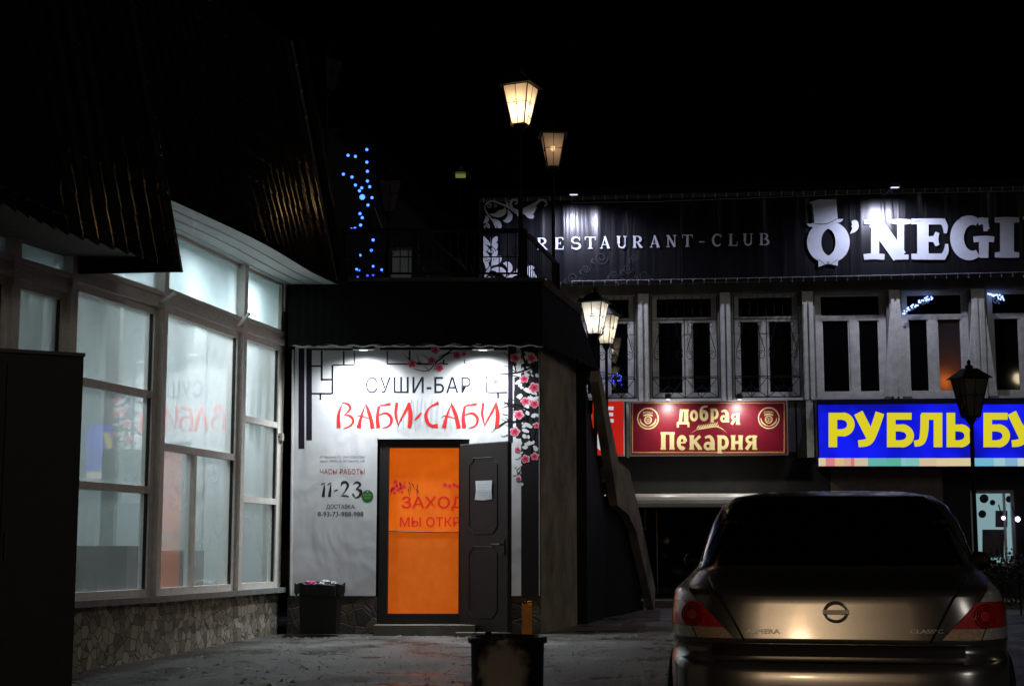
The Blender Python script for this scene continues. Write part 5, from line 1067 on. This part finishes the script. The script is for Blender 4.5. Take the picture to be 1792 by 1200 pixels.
# low planters of shrubs before the lit door
rnd = random.Random(9); M['leafm'] = mat("dark_leaves", (.03,.035,.022), .6, 0, .4, 20)
for k, (px, lab) in enumerate(((1727,"left leafy shrub in front of the lit shop door"),(1752,"middle leafy shrub in front of the lit shop door"),(1784,"right leafy shrub beside the lit shop door"))):
    q = P(px, 1000, 24.5); sh = thing("shrub", lab, "shrub", (q.x, 24.5, 0), "shrubs by the shop door"); mb = MB(); ht = P(px, 972-(k == 1)*6, 24.5).z
    for i in range(420):
        a_ = rnd.uniform(0, 6.28); rr = rnd.random()**.5*.24; z = rnd.uniform(.15, ht+.06*math.cos(a_*3)); f = 1-.5*max(0, z/ht-.6); c = Vector((q.x+rr*f*math.cos(a_), 24.5+rr*f*math.sin(a_), z)); u_ = Vector((rnd.uniform(-1,1), rnd.uniform(-1,1), rnd.uniform(-1,1))).normalized()*.03; v_ = u_.cross(Vector((rnd.uniform(-1,1), rnd.uniform(-1,1), rnd.uniform(-1,1)))).normalized()*.018
        mb.quad(c-u_, c+v_, c+u_, c-v_)
    mb.build("foliage", M['leafm'], sh); MB().tube([(q.x,24.5,0),(q.x,24.5,ht*.7)], .015, 5).build("stem", M['iron'], sh)

# ================================================================ CAR (rear view)
CY = 7.45; CX = P(1463, 1080, CY).x; GZ = gz(CY)
car = thing("parked_car", "beige silver saloon car parked with its rear to the camera", "car", (CX, CY+2.2, GZ), rz=0)
LV = [ # z, half width, rear y, front y, exponent
 (.20,.80,.10,4.30,6),(.28,.855,.03,4.40,6),(.42,.865,.0,4.46,6),(.58,.868,.0,4.46,6),(.655,.868,.015,4.42,6),(.672,.868,.05,4.40,6),(.69,.868,.10,4.36,6),(.745,.868,.115,4.32,6),(.757,.868,.05,4.30,6),(.80,.868,.056,4.22,6),(.90,.862,.07,3.95,6),(.975,.85,.08,3.55,5.5),(.995,.842,.088,3.4,5.5),(1.01,.83,.115,3.3,5.3),(1.05,.80,.3,3.18,5),(1.085,.775,.52,3.1,5),(1.11,.755,.62,3.05,5),(1.2,.735,.80,2.9,5),(1.35,.69,1.08,2.6,5),(1.45,.64,1.32,2.35,5),(1.51,.57,1.6,2.15,4.5),(1.54,.42,1.8,2.05,4),(1.548,.2,1.9,2.0,3)]
NP = 96
def sup(th, w, y0, y1, e):
    c, s_ = math.cos(th), math.sin(th); L = (y1-y0)/2; ex = 2/e
    return math.copysign(abs(c)**ex, c)*w, (y0+y1)/2 + math.copysign(abs(s_)**ex, s_)*L
def lv(z):
    for i in range(len(LV)-1):
        if LV[i][0] <= z <= LV[i+1][0]:
            f = (z-LV[i][0])/(LV[i+1][0]-LV[i][0]); return [LV[i][k]*(1-f)+LV[i+1][k]*f for k in range(1,5)]
    return LV[-1][1:]
def rear_y(x, z):
    w, y0, y1, e = lv(z); t = min(.999, abs(x/w)); return (y0+y1)/2 - (y1-y0)/2*(1-t**e)**(1/e)
def side_x(y, z):
    w, y0, y1, e = lv(z); t = min(.999, abs((y-(y0+y1)/2)/((y1-y0)/2))); return w*(1-t**e)**(1/e)
GZ += .025
CM = Matrix.Translation((CX, CY, GZ)) @ Matrix.Rotation(-math.atan2(CX, CY), 4, 'Z')
CMI = CM.inverted()
paint = mat("beige_metallic_paint", (.37,.36,.345), .25, .85, .05, 40, 0, coat=.6)
blackp = mat("black_gap", (.005,.005,.005), .6); cglass = mat("car_glass", (.003,.003,.004), .06, 0, .1, spec=.5); chrome = mat("chrome", (.75,.75,.75), .38, .9)
mb = MB(); zz_ = []
for i in range(len(LV)-1):
    n_ = 2 if LV[i+1][0]-LV[i][0] > .04 else 1
    zz_ += [LV[i][0] + (LV[i+1][0]-LV[i][0])*k/n_ for k in range(n_)]
zz_.append(LV[-1][0]); V = []
ths = []
for k in range(NP): ths.append(2*math.pi*k/NP)
for z in zz_:
    w, y0, y1, e = lv(z)
    for th in ths: x, y = sup(th, w, y0, y1, e); V.append(CM @ Vector((x, y, z)))
m = len(zz_); mb.add(V, [(j*NP+i, j*NP+(i+1) % NP, (j+1)*NP+(i+1) % NP, (j+1)*NP+i) for j in range(m-1) for i in range(NP)] + [tuple(range(NP))[::-1], tuple((m-1)*NP+i for i in range(NP))])
body = mb.build("body", paint, car, smooth=True)
def rpatch(poly_fn, nx, nz, lift, name, mt, parent, smooth=True):
    V = []
    for j in range(nz+1):
        for i in range(nx+1):
            x, z = poly_fn(i/nx, j/nz); V.append(CM @ Vector((x, rear_y(x, z)-lift, z)))
    mb = MB(); mb.add(V, [(j*(nx+1)+i, j*(nx+1)+i+1, (j+1)*(nx+1)+i+1, (j+1)*(nx+1)+i) for j in range(nz) for i in range(nx)]); return mb.build(name, mt, parent, smooth)
def rline(pts, r, name, mt, parent, lift=.002):
    q = []
    for i in range(len(pts)-1):
        for k in range(6): f = k/6; q.append((pts[i][0]*(1-f)+pts[i+1][0]*f, pts[i][1]*(1-f)+pts[i+1][1]*f))
    q.append(pts[-1]); MB().tube([CM @ Vector((x, rear_y(x,z)-lift, z)) for x, z in q], r, 5).build(name, mt, parent)
def rpx(px, py, yl=.1):      # car-rear coordinates from a photo pixel
    q = CMI @ Pn(px, py, CM @ Vector((0,yl,0)), CM.to_3x3() @ Vector((0,-1,0))); return q.x, q.z
rpatch(lambda a, b: ((2*a-1)*(.715-.15*b-.05*b*b*b), 1.12+.385*b), 24, 14, .004, "rear_window", cglass, car)
# trunk seams and recess
LS = [rpx(1237,992,.3), rpx(1262,1045), rpx(1304,1122)]
for sg_ in (1, -1):
    rline([(sg_*abs(x), z) for x, z in ((LS[0][0],1.06),(LS[1][0],LS[1][1]),(LS[2][0],.765))], .006, "boot_seam", blackp, car)
rpatch(lambda a, b: ((2*a-1)*.60, .69+.055*b), 30, 3, .003, "boot_recess", blackp, car)
rline([(-.6,.758),(.6,.758)], .004, "boot_edge", paint, car, .0)
rline([(-.86,.665),(.86,.665)], .008, "bumper_gap", blackp, car, .004)
# tail lights
redl = mat("red_lens", (.85,.02,.02), .3, 0, .3, 60, .4, 200, coat=1); clearl = mat("clear_lens", (.88,.82,.8), .35, .2, .5, 60, .6, 120, coat=1); amb = mat("amber_lens", (.85,.5,.35), .3, .2, .4, 70, .5, 150, coat=1)
for sg_ in (-1, 1):
    inx = lambda z: .475+.255*(z-.775)/.26
    def reg(z0, z1, name, mt, parent, i0=0., i1=1., lift=.006):
        def f(a, b):
            z = z0+(z1-z0)*b; a = i0+(i1-i0)*a; top = .865; xi = inx(z)+.012; xo = .853 - .0*(z) - max(0, (z-.9))*.55; return sg_*(xi*(1-a)+xo*a), z
        return rpatch(f, 12, 6, lift, name, mt, parent)
    tlx = reg(.83, .95, "tail_light", redl, car); reg(.952, 1.04, "reversing_lens", clearl, tlx, .1, .92); reg(.776, .828, "indicator_lens", amb, tlx, 0, .5); reg(.776, .828, "clear_lens", clearl, tlx, .52, 1)
    # round red lamp inside
    cx, cz = sg_*.70, .885; mb = MB(); q = []
    for r in (.055, .042, .03): mb.tube([CM @ Vector((cx+r*math.cos(a*.39), rear_y(cx+r*math.cos(a*.39), cz+r*math.sin(a*.39))-.008, cz+r*math.sin(a*.39))) for a in range(16)], .004, 4, True)
    mb.build("lamp_ring", mat("deep_red_lens", (.3,.01,.01), .1, 0, coat=1), tlx)
# badge, lettering, plate
MB().tube([CM @ Vector((.052*math.cos(a*.2618), rear_y(0,.905)-.012, .905+.045*math.sin(a*.2618))) for a in range(24)], .008, 6, True).build("badge", chrome, car)
MB().box((-.062, -.006, -.009), (.062, .006, .009), CM @ Matrix.Translation((0, rear_y(0,.905)-.015, .905))).build("badge_bar", chrome, car)
class CarPlane:
    def __call__(s, px, py, lift=0): x, z = rpx(px, py); return CM @ Vector((x, rear_y(x, z)-.003-lift*.5, z))
ml = MB(); text(ml, CarPlane(), "ALMERA", (1305, 1099, 1366, 1107), .004, .03); text(ml, CarPlane(), "CLASSIC", (1592, 1100, 1650, 1107), .004, .02); ml.build("lettering", chrome, car)
mb = MB().box((-.27, -.012, .44), (.27, .0, .56), CM @ Matrix.Translation((.0, rear_y(0,.5)-.002, .0))); mb.build("number_plate_holder", blackp, car)
# side glass, wheels
for sg_ in (-1, 1):
    for (ya, yb) in ((.95,1.75),(1.8,2.6)):
        V = []
        for j in range(6):
            for i in range(9):
                z = 1.14+.28*j/5; y = ya+(yb-ya)*i/8; lo_y, hi_y = lv(z)[1]+.3, lv(z)[2]-.3; y = max(lo_y, min(hi_y, y)); V.append(CM @ Vector((sg_*(side_x(y,z)+.004), y, z)))
        mb = MB(); mb.add(V, [(j*9+i, j*9+i+1, (j+1)*9+i+1, (j+1)*9+i) for j in range(5) for i in range(8)]); mb.build("side_window", cglass, car, True)
    for yy in (.95, 3.5):
        T_ = CM @ Matrix.Translation((sg_*.77, yy, .31)) @ Matrix.Rotation(math.pi/2, 4, 'Y')
        def disc(prof, n=28):
            m_ = MB(); m_.lathe(prof, (0,0,0), n); m_.v = [tuple(T_ @ Vector(v)) for v in m_.v]; return m_
        wh = disc([(.2,-.1),(.29,-.105),(.31,-.08),(.31,.08),(.29,.105),(.2,.1)]).build("wheel", M['rubber'], car, True)
        disc([(.02,-.106),(.19,-.098),(.2,.098),(.02,.106)], 20).build("rim", M['trim'], wh)
        a_ = MB().tube([CM @ Vector((sg_*(side_x(yy, .4)+.003), yy+.35*math.cos(R(k*15)), .31+.35*math.sin(R(k*15)))) for k in range(13)], .02, 6).build("wheel_arch", blackp, car)
    mi = MB().ball((0,0,0), 1, 10); mi.v = [tuple(CM @ Vector((sg_*.9+v[0]*.08, 2.75+v[1]*.05, 1.13+v[2]*.06))) for v in mi.v]
    mi.build("wing_mirror", blackp, car, True)

# ================================================================ street light behind the photographer (lights the car boot)
def street_light(label, x, y, h, e, col, sx=.5):
    o = thing("street_light", label, "street light", (x, y, -.27), "street lights behind the car park")
    MB().lathe([(.1,0),(.07,1),(.05,h)], (x,y,-.27), 12).build("post", M['trim'], o)
    MB().hexa([Vector((x-.15,y-.35,h-.27)), Vector((x+.15,y-.35,h-.27)), Vector((x+.15,y+.6,h-.2)), Vector((x-.15,y+.6,h-.2))], [Vector((x-.1,y-.3,h-.15)), Vector((x+.1,y-.3,h-.15)), Vector((x+.1,y+.55,h-.08)), Vector((x-.1,y+.55,h-.08))]).build("head", M['trim'], o)
    MB().ball((x, y+.3, h-.32), .16, 8).build("lens", emis("sodium_lens", col, 14), o)
    l = bpy.data.lights.new("street_lamp_light", 'POINT'); l.energy = e; l.color = col; l.shadow_soft_size = .18; lo2 = bpy.data.objects.new("street_lamp_light", l); COL.objects.link(lo2); lo2.location = (x, y+.3, h-.6)
street_light("tall sodium street light behind the viewpoint", -1.4, -3.5, 3.6, 6, (1,.5,.16))
cone_light('unseen_lamp_beam', (-1.4, -3.2, 3.0), (1.0, 8.2, .75), 150, 27, .85, (1,.73,.46), .2)
added_street_light = street_light("street light added out of view right, to light the porch side", 11.5, 14.5, 6, .001, (1,.8,.5))
cone_light("unseen_lamp_beam", (11.5, 14.8, 5.4), (1.2, 21.5, 2), 330, 40, .8, (1,.8,.5), .15)  # added unseen lamp brightening the porch side wall and stairs
